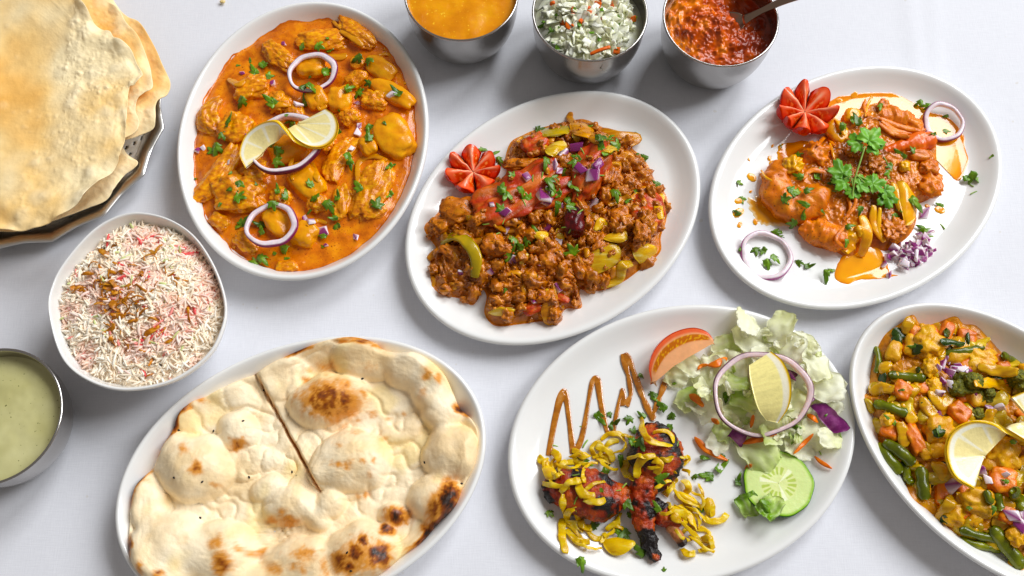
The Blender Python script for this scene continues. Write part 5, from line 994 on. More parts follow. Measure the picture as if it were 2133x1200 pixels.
    sprinkle(sf, kk(K, [(1050, 200, 1.3), (1090, 222, 1.2), (1180, 260, .7), (1170, 330), (1310, 550, 1.5), (1320, 570), (1265, 568), (740, 290, 1.4), (725, 270, 1.2), (665, 308, 1.2), (970, 450, 1.4), (1020, 430, 1.2), (462, 448, 1.1), (478, 550, 1.3), (430, 610, 1.3), (460, 630, 1.3), (510, 625, 1.2), (398, 660, 1.1), (450, 770, 1.5), (490, 745, 1.2), (355, 815, 1.2), (370, 835, 1.2), (265, 900, 1.4), (300, 900, 1.1), (310, 962, 1.4), (340, 950, 1.1), (470, 960, 1.2), (510, 985, 1.2), (605, 1020, 1.1), (630, 1003), (190, 655, 1.0), (178, 577, .8), (180, 730, 1.1), (1000, 680, 1.5), (1010, 720, 1.3), (955, 700, 1.3), (930, 735, 1.2), (768, 715, 1.3), (710, 800, 1.1), (865, 208, 1.0), (910, 500, 1.1), (900, 530, 1.1), (180, 905, .7), (1080, 825, 1.2), (1060, 800, 1.0), (1120, 345), (640, 580, 1.2), (690, 860, .8), (570, 720, .8), (500, 700, 1.1), (340, 1040, .8), (1155, 690, .8), (835, 420, .8), (560, 560, 1.2)]), "chopped coriander leaf", "on the sprig plate", "coriander leaves on the coriander sprig plate", 31, MK)
    sprinkle(sf, kk(K, [(1160, 790), (1300, 592), (1312, 628), (580, 528, 1.2), (885, 470, 1.2), (780, 335, 1.5), (640, 620), (1105, 835), (850, 440), (390, 410)]), "coriander stem clipping", "on the sprig plate", "coriander stem bits on the coriander sprig plate", 32, MK, [STEM_BIT], "herb clipping", "coriander_clipping", (.9, 1.3))
    sprinkle(sf, kk(K, [(1400, 448)]), "lone coriander flake", "on the plate rim", "rim flake", 33, MK, LEAF2)
    sprinkle(sf, kk(K, [(1070, 730, 1.6)]), "purple onion chip", "on the sprig plate", "onion chip", 34, MK, RDICE, "onion dice", "red_onion_dice", (1, 1), .1)
right_plate()
# ------------------------------------------------------------------ salad plate with lamb chops
M_LET = thin_leaf(food("iceberg_lettuce", attr=True, vary=.06, scale=1.2, rough=.28, bump=.4, bscale=2.2, bdist=.08, coat=.1, stretch=(1, 2.5, 1)), .45)
def crumple(name, c, size, seed, tone, parent=None, tilt=.5, aspect=.8, mat=None, thick=.07, ruffle=1.0, spin=None, green=None):
    rng = np.random.RandomState(seed); n = 22; a, b = np.meshgrid(np.linspace(-1, 1, n), np.linspace(-1, 1, n), indexing='ij'); f = np.stack([a.ravel(), b.ravel(), np.full(n * n, seed * 3.1)], 1)
    k = 1 / np.sqrt(1 + .55 * a ** 2 * b ** 2); e = np.maximum(np.abs(a), np.abs(b))
    x = a * k * (1 + .22 * noise(f * (1.6, 1.6, 1), 1).reshape(n, n)); y = b * k * aspect * (1 + .22 * noise(f * (1.6, 1.6, 1), 2).reshape(n, n))
    z = .42 * noise(f * (.9, .9, 1), 3).reshape(n, n) * tilt * 2 + .13 * noise(f * (2.0, 2.0, 1), 4).reshape(n, n) + ruffle * .10 * e ** 4 * noise(f * (5, 5, 1), 5).reshape(n, n) + .35 * tilt * (a ** 2 - .3) * rng.uniform(-1, 1)
    P = np.stack([x, y, z], -1) * size; V, F = slab(P, thick); t = np.tile(np.clip(.5 + .5 * a * rng.choice([-1, 1]) + .25 * noise(f * (2, 2, 1), 6).reshape(n, n), 0, 1).ravel(), 2)
    c0, c1 = tone; rib = np.tile(np.abs(np.sin(b * 5 + .6 * noise(f * (2, 2, 1), 8).reshape(n, n))).ravel(), 2) ** 8
    col = (lin(c0) * (1 - t)[:, None] + lin(c1) * t[:, None]); col = col * (1 - .35 * rib[:, None]) + lin((246, 246, 226)) * .35 * rib[:, None]
    R = np.array(Euler((rng.normal(0, .28), rng.normal(0, .28), rng.uniform(0, 6.28) if spin is None else spin)).to_matrix()); V = V @ R.T
    V[:, 2] -= V[:, 2].min(); o = build(name, V + c, F, mat or M_LET, parent, cols=col); return V + c, F
def salad():
    MK = [("the tomato slice", 1415, 740), ("the lemon wedge", 1600, 805), ("the cucumber", 1622, 1005), ("the left chop", 1205, 1030), ("the upright chop", 1365, 950), ("the black bone", 1358, 1130), ("the drizzle", 1230, 840)]
    K = crop(1050, 620, 2.069); D = D_SALAD; ds = dish_surf(D); ground = lambda x, y: ds.hit(*K(x, y))[0]
    # brown drizzle
    dz = root("sauce_drizzle", ground(400, 500), "zigzag drizzle of glossy brown sauce behind the chops", "sauce drizzle"); m_t = food("tamarind_sauce", [(.25, rgb(136, 78, 30)), (.55, rgb(180, 116, 58)), (.85, rgb(212, 160, 104))], scale=1.4, rough=.07, coat=1.0, bump=.25, bscale=2, vary=0, spec=.6)
    for i, (pts, w) in enumerate([([(192, 680), (205, 600), (225, 500), (250, 410), (268, 440), (282, 540), (295, 640), (300, 670)], [32, 26, 26, 40, 34, 26, 26, 30]), ([(300, 668), (325, 630), (345, 560), (365, 440), (382, 360), (402, 355), (415, 440), (430, 520), (445, 580)], [30, 28, 20, 18, 28, 34, 24, 22, 22]), ([(470, 590), (485, 500), (508, 400), (512, 440), (515, 465)], [22, 18, 20, 30, 36]), ([(512, 245), (525, 300), (540, 360), (545, 420), (522, 465)], [34, 28, 24, 22, 34]), ([(520, 242), (545, 290), (575, 370), (605, 450), (640, 520)], [36, 30, 28, 28, 30]), ([(700, 350), (670, 430), (645, 500), (640, 530)], [30, 24, 22, 26])]):
        C = spline([ground(*q) + (0, 0, .06 + .02 * i) for q in pts], 60); r = np.interp(np.linspace(0, 1, 60), np.linspace(0, 1, len(w)), w) / 2 / 2.069 * px_cm(1300, 850); r *= 1 + .12 * noise(np.stack([np.linspace(0, 9, 60), np.full(60, i), np.zeros(60)], 1), 2)
        r *= .72 + .35 * np.abs(np.sin(np.linspace(0, 5 + i, 60))); V, F = tube(C, r, .055, 14); build("stroke", V, F, m_t, dz)
    # chops
    sf = dish_surf(D); m_ch = food("tandoori_lamb", attr=True, vary=.3, scale=2.4, detail=5, rough=.30, coat=.25, bump=.9, bscale=4.0, bdist=.16); m_b = food("roasted_bone", attr=True, vary=.1, scale=2, rough=.4, bump=.3)
    def meat(V, seed, edge=None):
        t = .5 + .6 * fbm(V * .8, seed, 3) + .2 * noise(V * 3, seed + 4); c = tri(t, (104, 26, 12), (168, 58, 28), (206, 108, 58)); ch = sstep(.05, .34, fbm(V * .7, seed + 9, 3) + (edge if edge is not None else 0))[:, None]; return c * (1 - ch) + lin((26, 18, 18)) * ch
    def limb(name, parent, pts, rad, z, seed, mat, colf, flat=.75, n=60, amp=.14):
        P = [at(*K(x, y), D.z(*ground(x, y)[:2])[0] + zz) for (x, y), zz in zip(pts, z)]; n = 90; C = spline(P, n); t = np.linspace(0, 1, n); r = np.interp(t, np.linspace(0, 1, len(rad)), rad) / 2.069 * px_cm(1300, 1000)
        V, F = tube(C, r, r * flat, 56); ax = np.vstack([np.repeat(np.vstack([C[0], C, C[-1]]), 56, 0), C[0], C[-1]]); nn = V - ax; nn /= np.linalg.norm(nn, axis=1)[:, None] + 1e-6
        V = V + nn * (amp * 1.3 * fbm(V * 1.1, seed, 3) + amp * .9 * noise(V * 2.8, seed + 5) + amp * .6 * noise(V * 6, seed + 6))[:, None]; tt = np.r_[np.repeat(np.r_[0, t, 1], 56), 0, 1]; build(name, V, F, mat, parent, cols=colf(V, tt)); sf.add(V, F)
    ca = root("lamb_chop", ground(250, 880), "charred red lamb chop lying on its side at far left of the salad plate", "lamb chop", "two lamb chops"); cb = root("lamb_chop", ground(640, 700), "charred red lamb chop with blackened bone pointing to the front", "lamb chop", "two lamb chops")
    limb("meat", ca, [(185, 835), (250, 825), (340, 840), (430, 860), (500, 860), (560, 870)], [45, 85, 108, 100, 60, 34], [.7, .95, 1.1, 1.0, .8, .7], 3, m_ch, lambda V, t: meat(V, 3, .35 * sstep(.12, 0, t) + .25 * (V[:, 1] < np.median(V[:, 1]) - 1.2)), .62)
    limb("shank", ca, [(540, 870), (600, 890), (680, 930), (745, 965)], [34, 40, 50, 40], [.6, .6, .65, .6], 5, m_ch, lambda V, t: meat(V, 5), .8); limb("bone", ca, [(715, 985), (745, 1020), (770, 1060)], [26, 25, 22], [.55, .5, .45], 7, m_b, lambda V, t: lin((190, 128, 88)) * (1 - sstep(.7, .95, t)[:, None]) + lin((40, 24, 20)) * sstep(.7, .95, t)[:, None], .8, amp=.04)
    limb("meat", cb, [(650, 570), (655, 630), (650, 700), (640, 760), (620, 810)], [70, 112, 122, 95, 58], [.9, 1.25, 1.3, 1.2, 1.1], 9, m_ch, lambda V, t: meat(V, 11, .3 * sstep(.15, 0, t) + .22 * (np.abs(V[:, 0] - np.median(V[:, 0])) > 1.7)), .62)
    limb("bone", cb, [(612, 790), (598, 860), (600, 930), (612, 1010), (632, 1070), (658, 1122)], [62, 55, 50, 44, 34, 24], [1.1, 1.05, 1.0, .85, .7, .6], 13, m_ch, lambda V, t: meat(V, 13, .9 * sstep(.5, .68, t)), .85)
    # yellow fried onions
    m_y = food("turmeric_onion", [(.25, rgb(176, 106, 12)), (.38, rgb(222, 176, 36)), (.58, rgb(240, 208, 84)), (.8, rgb(252, 236, 168))], scale=.7, rough=.24, coat=.15, bump=.35, bscale=2.4, bdist=.1, vary=.14, sss=.25, stretch=(.6, 1.8, 1)); thin_leaf(m_y, .18)
    rg = np.random.RandomState(77); ON = []
    for k in range(34):
        cx, cy, sp = [(200, 735, 40), (320, 700, 50), (430, 660, 50), (310, 1010, 60), (450, 1030, 50), (800, 930, 60), (850, 1040, 50), (770, 880, 40), (640, 690, 50), (330, 820, 60)][k % 10]; cx, cy = cx + rg.normal(0, sp), cy + rg.normal(0, sp * .7); a0 = rg.uniform(0, 6.28); r = rg.uniform(35, 70); sw = rg.uniform(1.0, 2.4); ON.append([(cx + r * math.cos(a0 + sw * j), cy + r * .8 * math.sin(a0 + sw * j)) for j in (-.5, -.17, .17, .5)])
    ON += [[(290, 660), (320, 665), (345, 700)], [(410, 700), (440, 735), (490, 740)], [(300, 900), (330, 970), (380, 1000)], [(270, 1000), (310, 1050), (370, 1050)], [(780, 900), (830, 920), (880, 970)], [(720, 940), (760, 930), (800, 960)], [(820, 1000), (870, 1000), (890, 1030)], [(190, 690), (170, 720), (190, 770)], [(380, 690), (430, 680), (450, 720)], [(590, 522), (600, 590), (650, 628), (722, 636)], [(530, 692), (580, 680), (612, 692)], [(572, 778), (576, 722), (610, 692), (652, 682)], [(420, 612), (450, 588), (500, 590), (520, 622)], [(470, 672), (512, 660), (526, 622)], [(370, 650), (400, 690), (462, 712)], [(398, 640), (450, 668), (472, 702)], [(155, 680), (180, 730), (200, 790)], [(205, 658), (230, 690), (238, 722)], [(250, 722), (300, 708), (372, 722)], [(280, 690), (320, 680), (352, 690)], [(165, 802), (220, 810), (282, 822)], [(240, 842), (280, 800), (352, 785)], [(330, 862), (372, 810), (432, 790)], [(256, 850), (252, 900), (282, 942)], [(732, 750), (736, 792), (700, 822)], [(730, 815), (760, 870), (842, 902)], [(740, 838), (800, 862), (850, 905)], [(872, 868), (892, 900), (900, 942)], [(838, 800), (852, 840), (860, 860)], [(730, 902), (790, 940), (832, 1000)], [(760, 962), (830, 1030), (902, 1060)], [(800, 1030), (850, 1070), (908, 1098)], [(700, 882), (722, 910), (772, 900)], [(768, 1080), (790, 1110), (826, 1100)], [(820, 930), (842, 960), (840, 1000)], [(250, 950), (250, 1030), (266, 1100)], [(258, 968), (300, 1000), (342, 1050)], [(298, 1050), (360, 1080), (422, 1080)], [(350, 1000), (400, 1040), (452, 1022)], [(440, 1002), (480, 972), (482, 942)], [(650, 822), (692, 800), (722, 790)], [(640, 700), (672, 720), (652, 762)], [(180, 700), (200, 740), (230, 760)], [(170, 740), (210, 760), (240, 770)], [(770, 880), (800, 900), (820, 950)], [(850, 1040), (880, 1040), (900, 1080)], [(500, 930), (480, 1000), (430, 1030)], [(530, 700), (520, 750), (560, 790)], [(760, 690), (790, 690), (775, 720)], [(770, 740), (790, 755), (800, 765)]]
    fo = []
    for i, pts in enumerate(ON):
        o = ribbon("fried_onion_strip", m_y, sf, [K(*q) for q in pts], [11, 14, 8, 16, 10, 7][i % 6] * 1.0, .06, None, lift=.12 + .1 * (i % 3), seed=i, arch=[.0, .25, .1, .4][i % 4], twist=[.0, .5, -.4, .9, .2][i % 5], wob=.13, taper=.2); tag(o, 'onion', "onion strip", "fried onion strips around the lamb chops"); fo.append((o,) + K(*pts[1]))
    which(fo, MK, "fried onion strip", "on the salad plate")
    for i, q in enumerate([[(405, 1042), (520, 1035), (590, 1060), (470, 1128)], [(155, 720), (215, 730), (235, 780), (180, 790)], [(850, 870), (905, 860), (908, 930), (870, 950)], [(730, 830), (800, 850), (850, 900), (760, 880)]]):
        o = patch("fried_onion_layer", m_y, sf, [K(*k) for k in q], .4, .2, None, lift=.15, seed=i); tag(o, ["pale broad fried onion layer in front of the left chop", "broad yellow onion layer at the far left of the chops", "broad yellow onion layer farthest right of the chops", "glossy broad onion layer right of the upright chop"][i], "onion layer", "broad fried onion layers around the lamb chops")
    # lettuce bed
    rng = np.random.RandomState(3); bed = root("lettuce_salad", ground(1120, 420), "shredded pale iceberg lettuce heap on the right of the salad plate", "lettuce"); T = [((244, 246, 200), (254, 254, 236)), ((226, 238, 160), (252, 252, 222)), ((252, 252, 222), (255, 255, 244)), ((200, 224, 118), (246, 248, 200))]
    L = [(1040, 110, 70, 2), (1185, 140, 75, 0), (960, 210, 62, 1), (1060, 190, 85, 2), (1200, 235, 85, 2), (1290, 205, 62, 2), (800, 290, 62, 0), (880, 335, 80, 0), (1340, 300, 70, 2), (1385, 385, 85, 2), (1300, 265, 60, 2), (870, 400, 68, 0), (790, 440, 55, 3), (880, 490, 62, 2), (1000, 300, 70, 2), (990, 365, 62, 3), (1040, 450, 68, 3), (960, 560, 62, 1), (1100, 545, 76, 0), (1250, 465, 70, 0), (1345, 570, 82, 2), (1400, 610, 60, 0), (1270, 640, 66, 2), (1090, 660, 95, 1), (925, 620, 55, 2), (1180, 355, 70, 0), (1120, 265, 80, 2), (1350, 480, 75, 0), (1140, 600, 60, 1), (1400, 470, 55, 2), (740, 350, 50, 0), (930, 270, 50, 0), (1080, 370, 60, 0), (1230, 550, 60, 0), (1010, 500, 60, 1), (830, 460, 50, 2), (1160, 450, 70, 0)]
    for i, (x, y, s_, tn) in enumerate(L):
        p = ground(x, y); rr = math.hypot((x - 1120) / 420, (y - 400) / 330); z = p[2] + max(0.02, .8 * (1 - rr)) + rng.uniform(0, .2); q = at(*K(x, y), z + .3); q[2] = z; V, F = crumple("lettuce_leaf", q, s_ / 2.069 * px_cm(1600, 830) * 1.06, 700 + i, T[tn], bed, .34); sf.add(V, F)
    for i in range(30):                          # finer shreds on top
        a_, r_ = rng.uniform(0, 6.28), math.sqrt(rng.uniform(.05, 1)); x, y = 1130 + 300 * r_ * math.cos(a_), 380 + 250 * r_ * math.sin(a_); p, nn = sf.hit(*K(x, y)); V, F = crumple("lettuce_shred", p + (0, 0, .02), rng.uniform(18, 34) / 2.069 * px_cm(1600, 830), 850 + i, T[rng.randint(4)], bed, .5, rng.uniform(.3, .8), ruffle=1.6)
    g = [((150, 196, 62), (224, 236, 160)), ((140, 190, 56), (214, 230, 140))]
    # small loose leaf in front of the cucumber comes later; purple cabbage and carrot
    m_pc = food("purple_cabbage", [(.2, rgb(66, 18, 58)), (.5, rgb(112, 44, 98)), (.85, rgb(176, 110, 160))], scale=.8, rough=.25, coat=.25, bump=.2, vary=.15)
    for i, (q, b_, lb) in enumerate([([(1310, 465), (1385, 450), (1495, 557), (1420, 582)], .12, "pointed purple cabbage piece at the right edge of the salad"), ([(960, 600), (1000, 560), (1050, 585), (1020, 635)], .6, "curled dark purple cabbage piece below the onion ring"), ([(1222, 310), (1262, 330), (1255, 362), (1225, 350)], .2, "small purple cabbage bit right of the lemon wedge"), ([(1310, 415), (1345, 420), (1340, 445), (1312, 440)], .2, "small purple cabbage bit outside the ring on the right")]):
        o = patch("cabbage_piece", m_pc, sf, [K(*k) for k in q], b_, .10, None, lift=.2, seed=i + 3, wob=.32, round_=.02); tag(o, lb, "cabbage")
    m_ca = food("carrot_shred", [(.25, rgb(214, 96, 26)), (.6, rgb(234, 128, 46)), (.85, rgb(242, 156, 84))], scale=1.2, rough=.3, coat=.2, bump=.2, vary=.1)
    cs = []
    for i, (pts, w) in enumerate([([(822, 602), (870, 655), (962, 702)], 30), ([(1028, 628), (1100, 610), (1172, 590)], 30), ([(1250, 672), (1290, 630), (1332, 588)], 18), ([(1338, 685), (1370, 715), (1412, 736)], 18), ([(800, 420), (830, 440), (858, 470)], 34), ([(880, 292), (920, 285), (960, 262)], 34), ([(1062, 305), (1070, 350), (1078, 402)], 24), ([(895, 522), (910, 535), (925, 542)], 24), ([(1308, 505), (1330, 520), (1350, 538)], 24), ([(1040, 738), (1052, 730), (1065, 722)], 20), ([(1062, 560), (1070, 530), (1075, 505)], 16), ([(835, 310), (850, 295), (880, 290)], 16)]):
        o = ribbon("carrot_shred", m_ca, sf, [K(*q) for q in pts], w / 2.069, .16, None, lift=.22, seed=i, taper=.7, arch=.15, twist=.5 * (-1) ** i); tag(o, 'carrot', "carrot shred", "carrot shreds in the lettuce salad"); cs.append((o,) + K(*pts[1]))
    which(cs, MK, "orange carrot shred", "on the salad plate")
    # tomato wedge
    zz = lambda x, y, z: at(*K(x, y), z)
    arc = [zz(640, 372, 1.5), zz(624, 300, 2.0), zz(650, 220, 2.5), (zz(715, 158, 2.8)), zz(800, 131, 2.9), zz(865, 145, 2.7), zz(902, 183, 2.4)]; ch = [zz(645, 370, 1.6), zz(690, 330, 1.9), zz(730, 295, 2.1), zz(765, 275, 2.2), zz(800, 252, 2.3), zz(850, 222, 2.3), zz(895, 190, 2.3)]
    A, B = spline(arc, 70), spline(ch, 70); s = np.linspace(0, 1, 24); P = B[:, None] + (A - B)[:, None] * s[None, :, None]; V, F = slab(P, .9 * (1 - .2 * s[None, :] ** 3) * np.ones((70, 1))); S = np.tile(np.tile(s, 70), 2); ph = np.tile(np.repeat(np.linspace(0, 1, 70), 24), 2)
    gel = sstep(.46, .54, S) * sstep(.80, .72, S) * sstep(.08, .2, ph) * sstep(.95, .85, ph); sd = noise(np.stack([ph * 40, S * 14, 0 * S], 1), 3) > .28; col = lin((242, 182, 138)) * (1 - gel[:, None]) + lin((196, 106, 22)) * gel[:, None]; col = np.where((gel > .5)[:, None] & sd[:, None], lin((232, 176, 70)), col); w_ = sstep(.78, .86, S)[:, None]; col = col * (1 - w_) + lin((236, 122, 92)) * w_; k_ = sstep(.95, 1.0, S)[:, None]; col = col * (1 - k_) + lin((210, 52, 30)) * k_
    o = build("tomato_wedge", V, F, M_TOM, cols=col); tag(o, "pale red tomato slice leaning at the back of the lettuce salad", "tomato"); sf.add(V, F)
    # ring, lemon, cucumber
    p = sf.hit(*K(1110, 413))[0]; V, F = onion_ring(at(*K(1110, 413), 3.0), 4.32, .50, .45, "large red onion ring round the lemon wedge on the lettuce", (0.0, -.10, 1), .90, 0, 7, purple=(96, 44, 74), white=(232, 212, 214)); sf.add(V, F)
    rind = [zz(1150, 237, 4.6), zz(1200, 290, 4.9), zz(1230, 370, 5.0), zz(1226, 460, 4.8), zz(1182, 540, 4.3)]; core = [zz(1056, 292, 4.6), zz(1058, 340, 4.7), zz(1072, 410, 4.7), zz(1095, 480, 4.5), zz(1130, 528, 4.2)]
    A, B = spline(rind, 60), spline(core, 60); P = B[:, None] + (A - B)[:, None] * s[None, :, None]; V, F = slab(P, (.25 + 1.3 * s[None, :]) * (.25 + .75 * np.sin(np.linspace(.12, 3.0, 60)))[:, None]); S = np.tile(np.tile(s, 60), 2); ph = np.tile(np.repeat(np.linspace(0, 1, 60), 24), 2)
    col = lin((255, 242, 168)) * (1 + .14 * noise(np.stack([ph * 34, S * 4, 0 * S], 1), 5))[:, None]; w_ = sstep(.74, .79, S)[:, None]; col = col * (1 - w_) + lin((250, 244, 220)) * w_; k_ = sstep(.90, .96, S)[:, None]; col = col * (1 - k_) + lin((240, 196, 40)) * k_
    o = build("lemon_wedge", V, F, M_LEMON, cols=col); tag(o, "lemon wedge standing inside the large onion ring", "lemon wedge")
    c = at(*K(1183, 800), 1.55); n = 120; th = np.linspace(0, 2 * np.pi, n, endpoint=False); q = np.linspace(.01, 1, 30); Rc = 2.98 * (1 + .012 * np.cos(th * 9) + .01 * np.cos(th * 5)); rows, cl = [], []
    for k in q:
        r = Rc * k; rows.append(np.stack([r * np.cos(th), r * np.sin(th) * .98, .03 * np.sin(3 * th) * k + 0 * r], 1)); lob = np.abs(np.cos(1.5 * th + .4)); sd = (np.abs(((th * 18 / 6.283) % 1) - .5) < .28) & (k > .26) & (k < .50); base = lin((222, 230, 164)) * (1 - sstep(.5, .58, k)) + lin((214, 228, 158)) * sstep(.5, .58, k); cc = np.tile(base, (n, 1)); inner = (k < .55); cc = np.where(inner & (lob[:, None] < .22), lin((240, 244, 206)), cc); cc = np.where(inner & sd[:, None] & (lob[:, None] > .3), lin((184, 202, 104)), cc); cc = cc * (1 - sstep(.88, .965, k)) + lin((148, 190, 66)) * sstep(.88, .965, k); cc = cc * (1 - sstep(.97, 1, k)) + lin((34, 92, 20)) * sstep(.97, 1, k); cl.append(cc)
    for k, z in ((1.0, -.25), (.985, -.5), (.5, -.5), (.01, -.5)): rows.append(np.stack([Rc * k * np.cos(th), Rc * k * np.sin(th) * .98, np.full(n, z)], 1)); cl.append(np.tile(lin((30, 84, 18)), (n, 1)))
    V = np.vstack(rows); Q = np.array(quat((-.10, .16, 1)).to_matrix()); V = V @ Q.T + c; o = build("cucumber_slice", V, gridF(len(rows), n, False, True), food("cucumber", attr=True, vary=.05, scale=2, rough=.2, bump=.25, bscale=3, coat=.3, sss=.2), cols=np.vstack(cl)); tag(o, "round cucumber slice with dark green skin in front of the lettuce", "cucumber"); sf.add(V, gridF(len(rows), n, False, True))
    for (x, y, sz, sdd, lb) in ((1050, 895, 60, 801, "bright green lettuce scrap left of the cucumber slice"), (1140, 905, 62, 802, "curly green lettuce scrap lying against the front of the cucumber")):
        p = sf.hit(*K(x, y))[0]; V, F = crumple("lettuce_scrap", p + (0, 0, .02), sz / 2.069 * px_cm(1600, 1050), sdd, g[sdd % 2], None, .6, ruffle=2); sf.add(V, F); o = bpy.context.scene.collection.objects[-1]; tag(o, lb, "lettuce")
    sprinkle(sf, kk(K, [(640, 415, 1.0), (650, 440, 1.1), (600, 510), (690, 478, 1.2), (725, 505, 1.2), (712, 560, 1.1), (400, 510, 1.4), (450, 500, .7), (470, 555, 1.3), (540, 520, 1.3), (495, 695, 1.1), (440, 750, 1.5), (550, 625, 1.2), (590, 620, 1.4), (560, 580, .9), (665, 780, 1.7), (660, 910, 1.1), (525, 885, 1.3), (385, 990, 1.5), (548, 942, 1.2), (520, 1010, 1.5), (495, 1015, 1.1), (582, 1090, 1.5), (322, 1135, 1.5), (190, 930, .9), (850, 712, 1.1), (830, 772, .8), (925, 748, 1.3), (888, 770, 1.3), (1010, 800, 1.4), (932, 680, .9), (735, 370, .8), (865, 410, .9), (580, 340, .8), (955, 420, 1.3), (1262, 560, 1.5), (1250, 590, 1.2), (1385, 482, 1.5), (1110, 890, 1.4), (850, 915, 1.0), (345, 710, 1.2), (325, 690, 1.0), (690, 1178, .6), (560, 620), (420, 830, .8)]), "chopped coriander leaf", "on the salad plate", "coriander leaves on the salad plate", 41, MK)
    sprinkle(sf, kk(K, [(350, 630, 1.4), (220, 640), (310, 765), (515, 815, 1.2), (490, 830), (310, 875), (340, 555, 1.0), (620, 690), (750, 630), (1450, 590), (1360, 668), (215, 720)]), "coriander stem clipping", "on the salad plate", "coriander stem bits on the salad plate", 42, MK, [STEM_BIT], "herb clipping", "coriander_clipping", (.9, 1.3))
salad()
# ------------------------------------------------------------------ vegetable curry
def veg():
    MK = [("the lemon twist", 2020, 950), ("the broccoli", 2010, 800), ("the onion cluster", 1985, 770), ("the lone carrot", 1875, 815), ("the front bean", 2095, 1140), ("the bean pair", 1860, 945)]
    K = crop(1760, 600, 2.0); D = D_VEG; rt = root("vegetable_curry", np.r_[D.c, .75], "mixed vegetable curry with beans, carrot and broccoli in oval dish", "curry")
    out = [(75, 460), (100, 420), (110, 330), (130, 260), (160, 200), (215, 160), (262, 130), (330, 165), (430, 135), (480, 160), (530, 170), (600, 220), (660, 270), (740, 320), (840, 420), (960, 560), (1050, 720), (1090, 880), (1080, 1020), (1000, 1130), (880, 1180), (790, 1180), (720, 1155), (640, 1085), (540, 1075), (465, 1040), (400, 985), (330, 930), (255, 880), (240, 780), (200, 760), (140, 680), (130, 600), (120, 530)]
    V, F, d, S = heap(D, [K(*q) for q in out], K(540, 640), 1.5, 1.6, 23, .26, f1=1.2, f2=2.8, edge=.01)
    t = .5 + .55 * n2(V[:, 0], V[:, 1], .7, 6, 3); build("vegetable_gravy", V, F, food("vegetable_gravy", attr=True, vary=.2, scale=2.4, rough=.26, coat=.2, bump=.6, bscale=3.5, bdist=.1), rt, cols=tri(t, (148, 82, 8), (200, 126, 20), (228, 164, 54))); sf = Surf().add(V, F)
    m_ca = food("curried_carrot", [(.25, rgb(190, 88, 4)), (.5, rgb(224, 112, 10)), (.7, rgb(236, 150, 36))], scale=1.5, rough=.3, coat=.15, bump=.5, bscale=3, bdist=.1, vary=.1)
    m_po = food("curried_cauliflower", [(.2, rgb(206, 132, 20)), (.5, rgb(228, 166, 40)), (.8, rgb(240, 196, 92))], scale=1.5, rough=.3, coat=.12, bump=.6, bscale=3.2, bdist=.12, vary=.14)
    m_be = food("green_bean", [(.2, rgb(58, 66, 8)), (.5, rgb(94, 102, 22)), (.8, rgb(142, 142, 46))], scale=.9, rough=.22, coat=.3, bump=.25, bscale=3, vary=.12)
    m_br = food("broccoli", [(.2, rgb(52, 58, 12)), (.5, rgb(104, 104, 26)), (.8, rgb(160, 150, 48))], scale=3.0, rough=.4, bump=1.0, bscale=6, bdist=.16, vary=.1)
    m_sp = food("wilted_spinach", [(.25, rgb(26, 42, 10)), (.6, rgb(52, 74, 20)), (.85, rgb(92, 110, 44))], scale=1.6, rough=.22, coat=.35, bump=.5, vary=.15)
    m_on = food("curried_onion", [(.2, rgb(180, 118, 16)), (.5, rgb(214, 160, 42)), (.8, rgb(234, 194, 88))], scale=.9, rough=.18, coat=.4, bump=.3, bscale=2, vary=.14, sss=.2, stretch=(.5, 2.5, 1))
    m_cb = food("curried_cabbage", [(.2, rgb(150, 116, 18)), (.5, rgb(196, 162, 48)), (.8, rgb(226, 204, 110))], scale=.8, rough=.2, coat=.35, bump=.3, bscale=2.5, vary=.2, sss=.2, stretch=(.5, 2.5, 1))
    rng = np.random.RandomState(11); poly = np.array(out); n_ = 0
    for k in range(900):
        x, y = rng.uniform(80, 1080), rng.uniform(130, 1180); a = poly; b = np.roll(poly, -1, 0); ins = (((a[:, 1] > y) != (b[:, 1] > y)) & (x < (b[:, 0] - a[:, 0]) * (y - a[:, 1]) / (b[:, 1] - a[:, 1] + 1e-9) + a[:, 0])).sum() % 2
        if not ins or np.hypot(a[:, 0] - x, a[:, 1] - y).min() < 30 or n_ > 275: continue
        n_ += 1; w = rng.uniform(35, 75); an = rng.uniform(0, 3.14); ca, sa = math.cos(an), math.sin(an); q = [(x + w * (i * ca - .6 * j * sa) * rng.uniform(.4, .9), y + w * (i * sa + .6 * j * ca) * rng.uniform(.4, .9)) for i, j in ((-1, -1), (1, -1), (1, 1), (-1, 1))]
        u = rng.rand()
        if u < .66: patch("onion_piece", m_on if k % 2 else m_cb, sf, [K(*p) for p in q], rng.uniform(.1, .6), .11, rt, lift=rng.uniform(.0, .25), seed=k, nu=10, nv=9, wob=.3)
        elif u < .80: patch("spinach_leaf", m_sp, sf, [K(x + (p[0] - x) * .7, y + (p[1] - y) * .7) for p in q], .2, .08, rt, lift=.1, seed=k, nu=9, nv=8, wob=.3)
        elif u < .90: chunk("carrot_bit", m_ca, sf, K(*q[0]), K(*q[1]), w * .4, 600 + k, rt, thick=.7, lift=.2, amp=.12, boxy=.5, sub=3, add=False)
        else: chunk("cauliflower_bit", m_po, sf, K(*q[0]), K(*q[1]), w * .5, 600 + k, rt, thick=.7, lift=.15, amp=.3, sub=3, add=False)
    C = lambda nm, m, a, b, w, s, **kw: chunk(nm, m, sf, K(*a), K(*b), w / 2, s, rt, **kw)
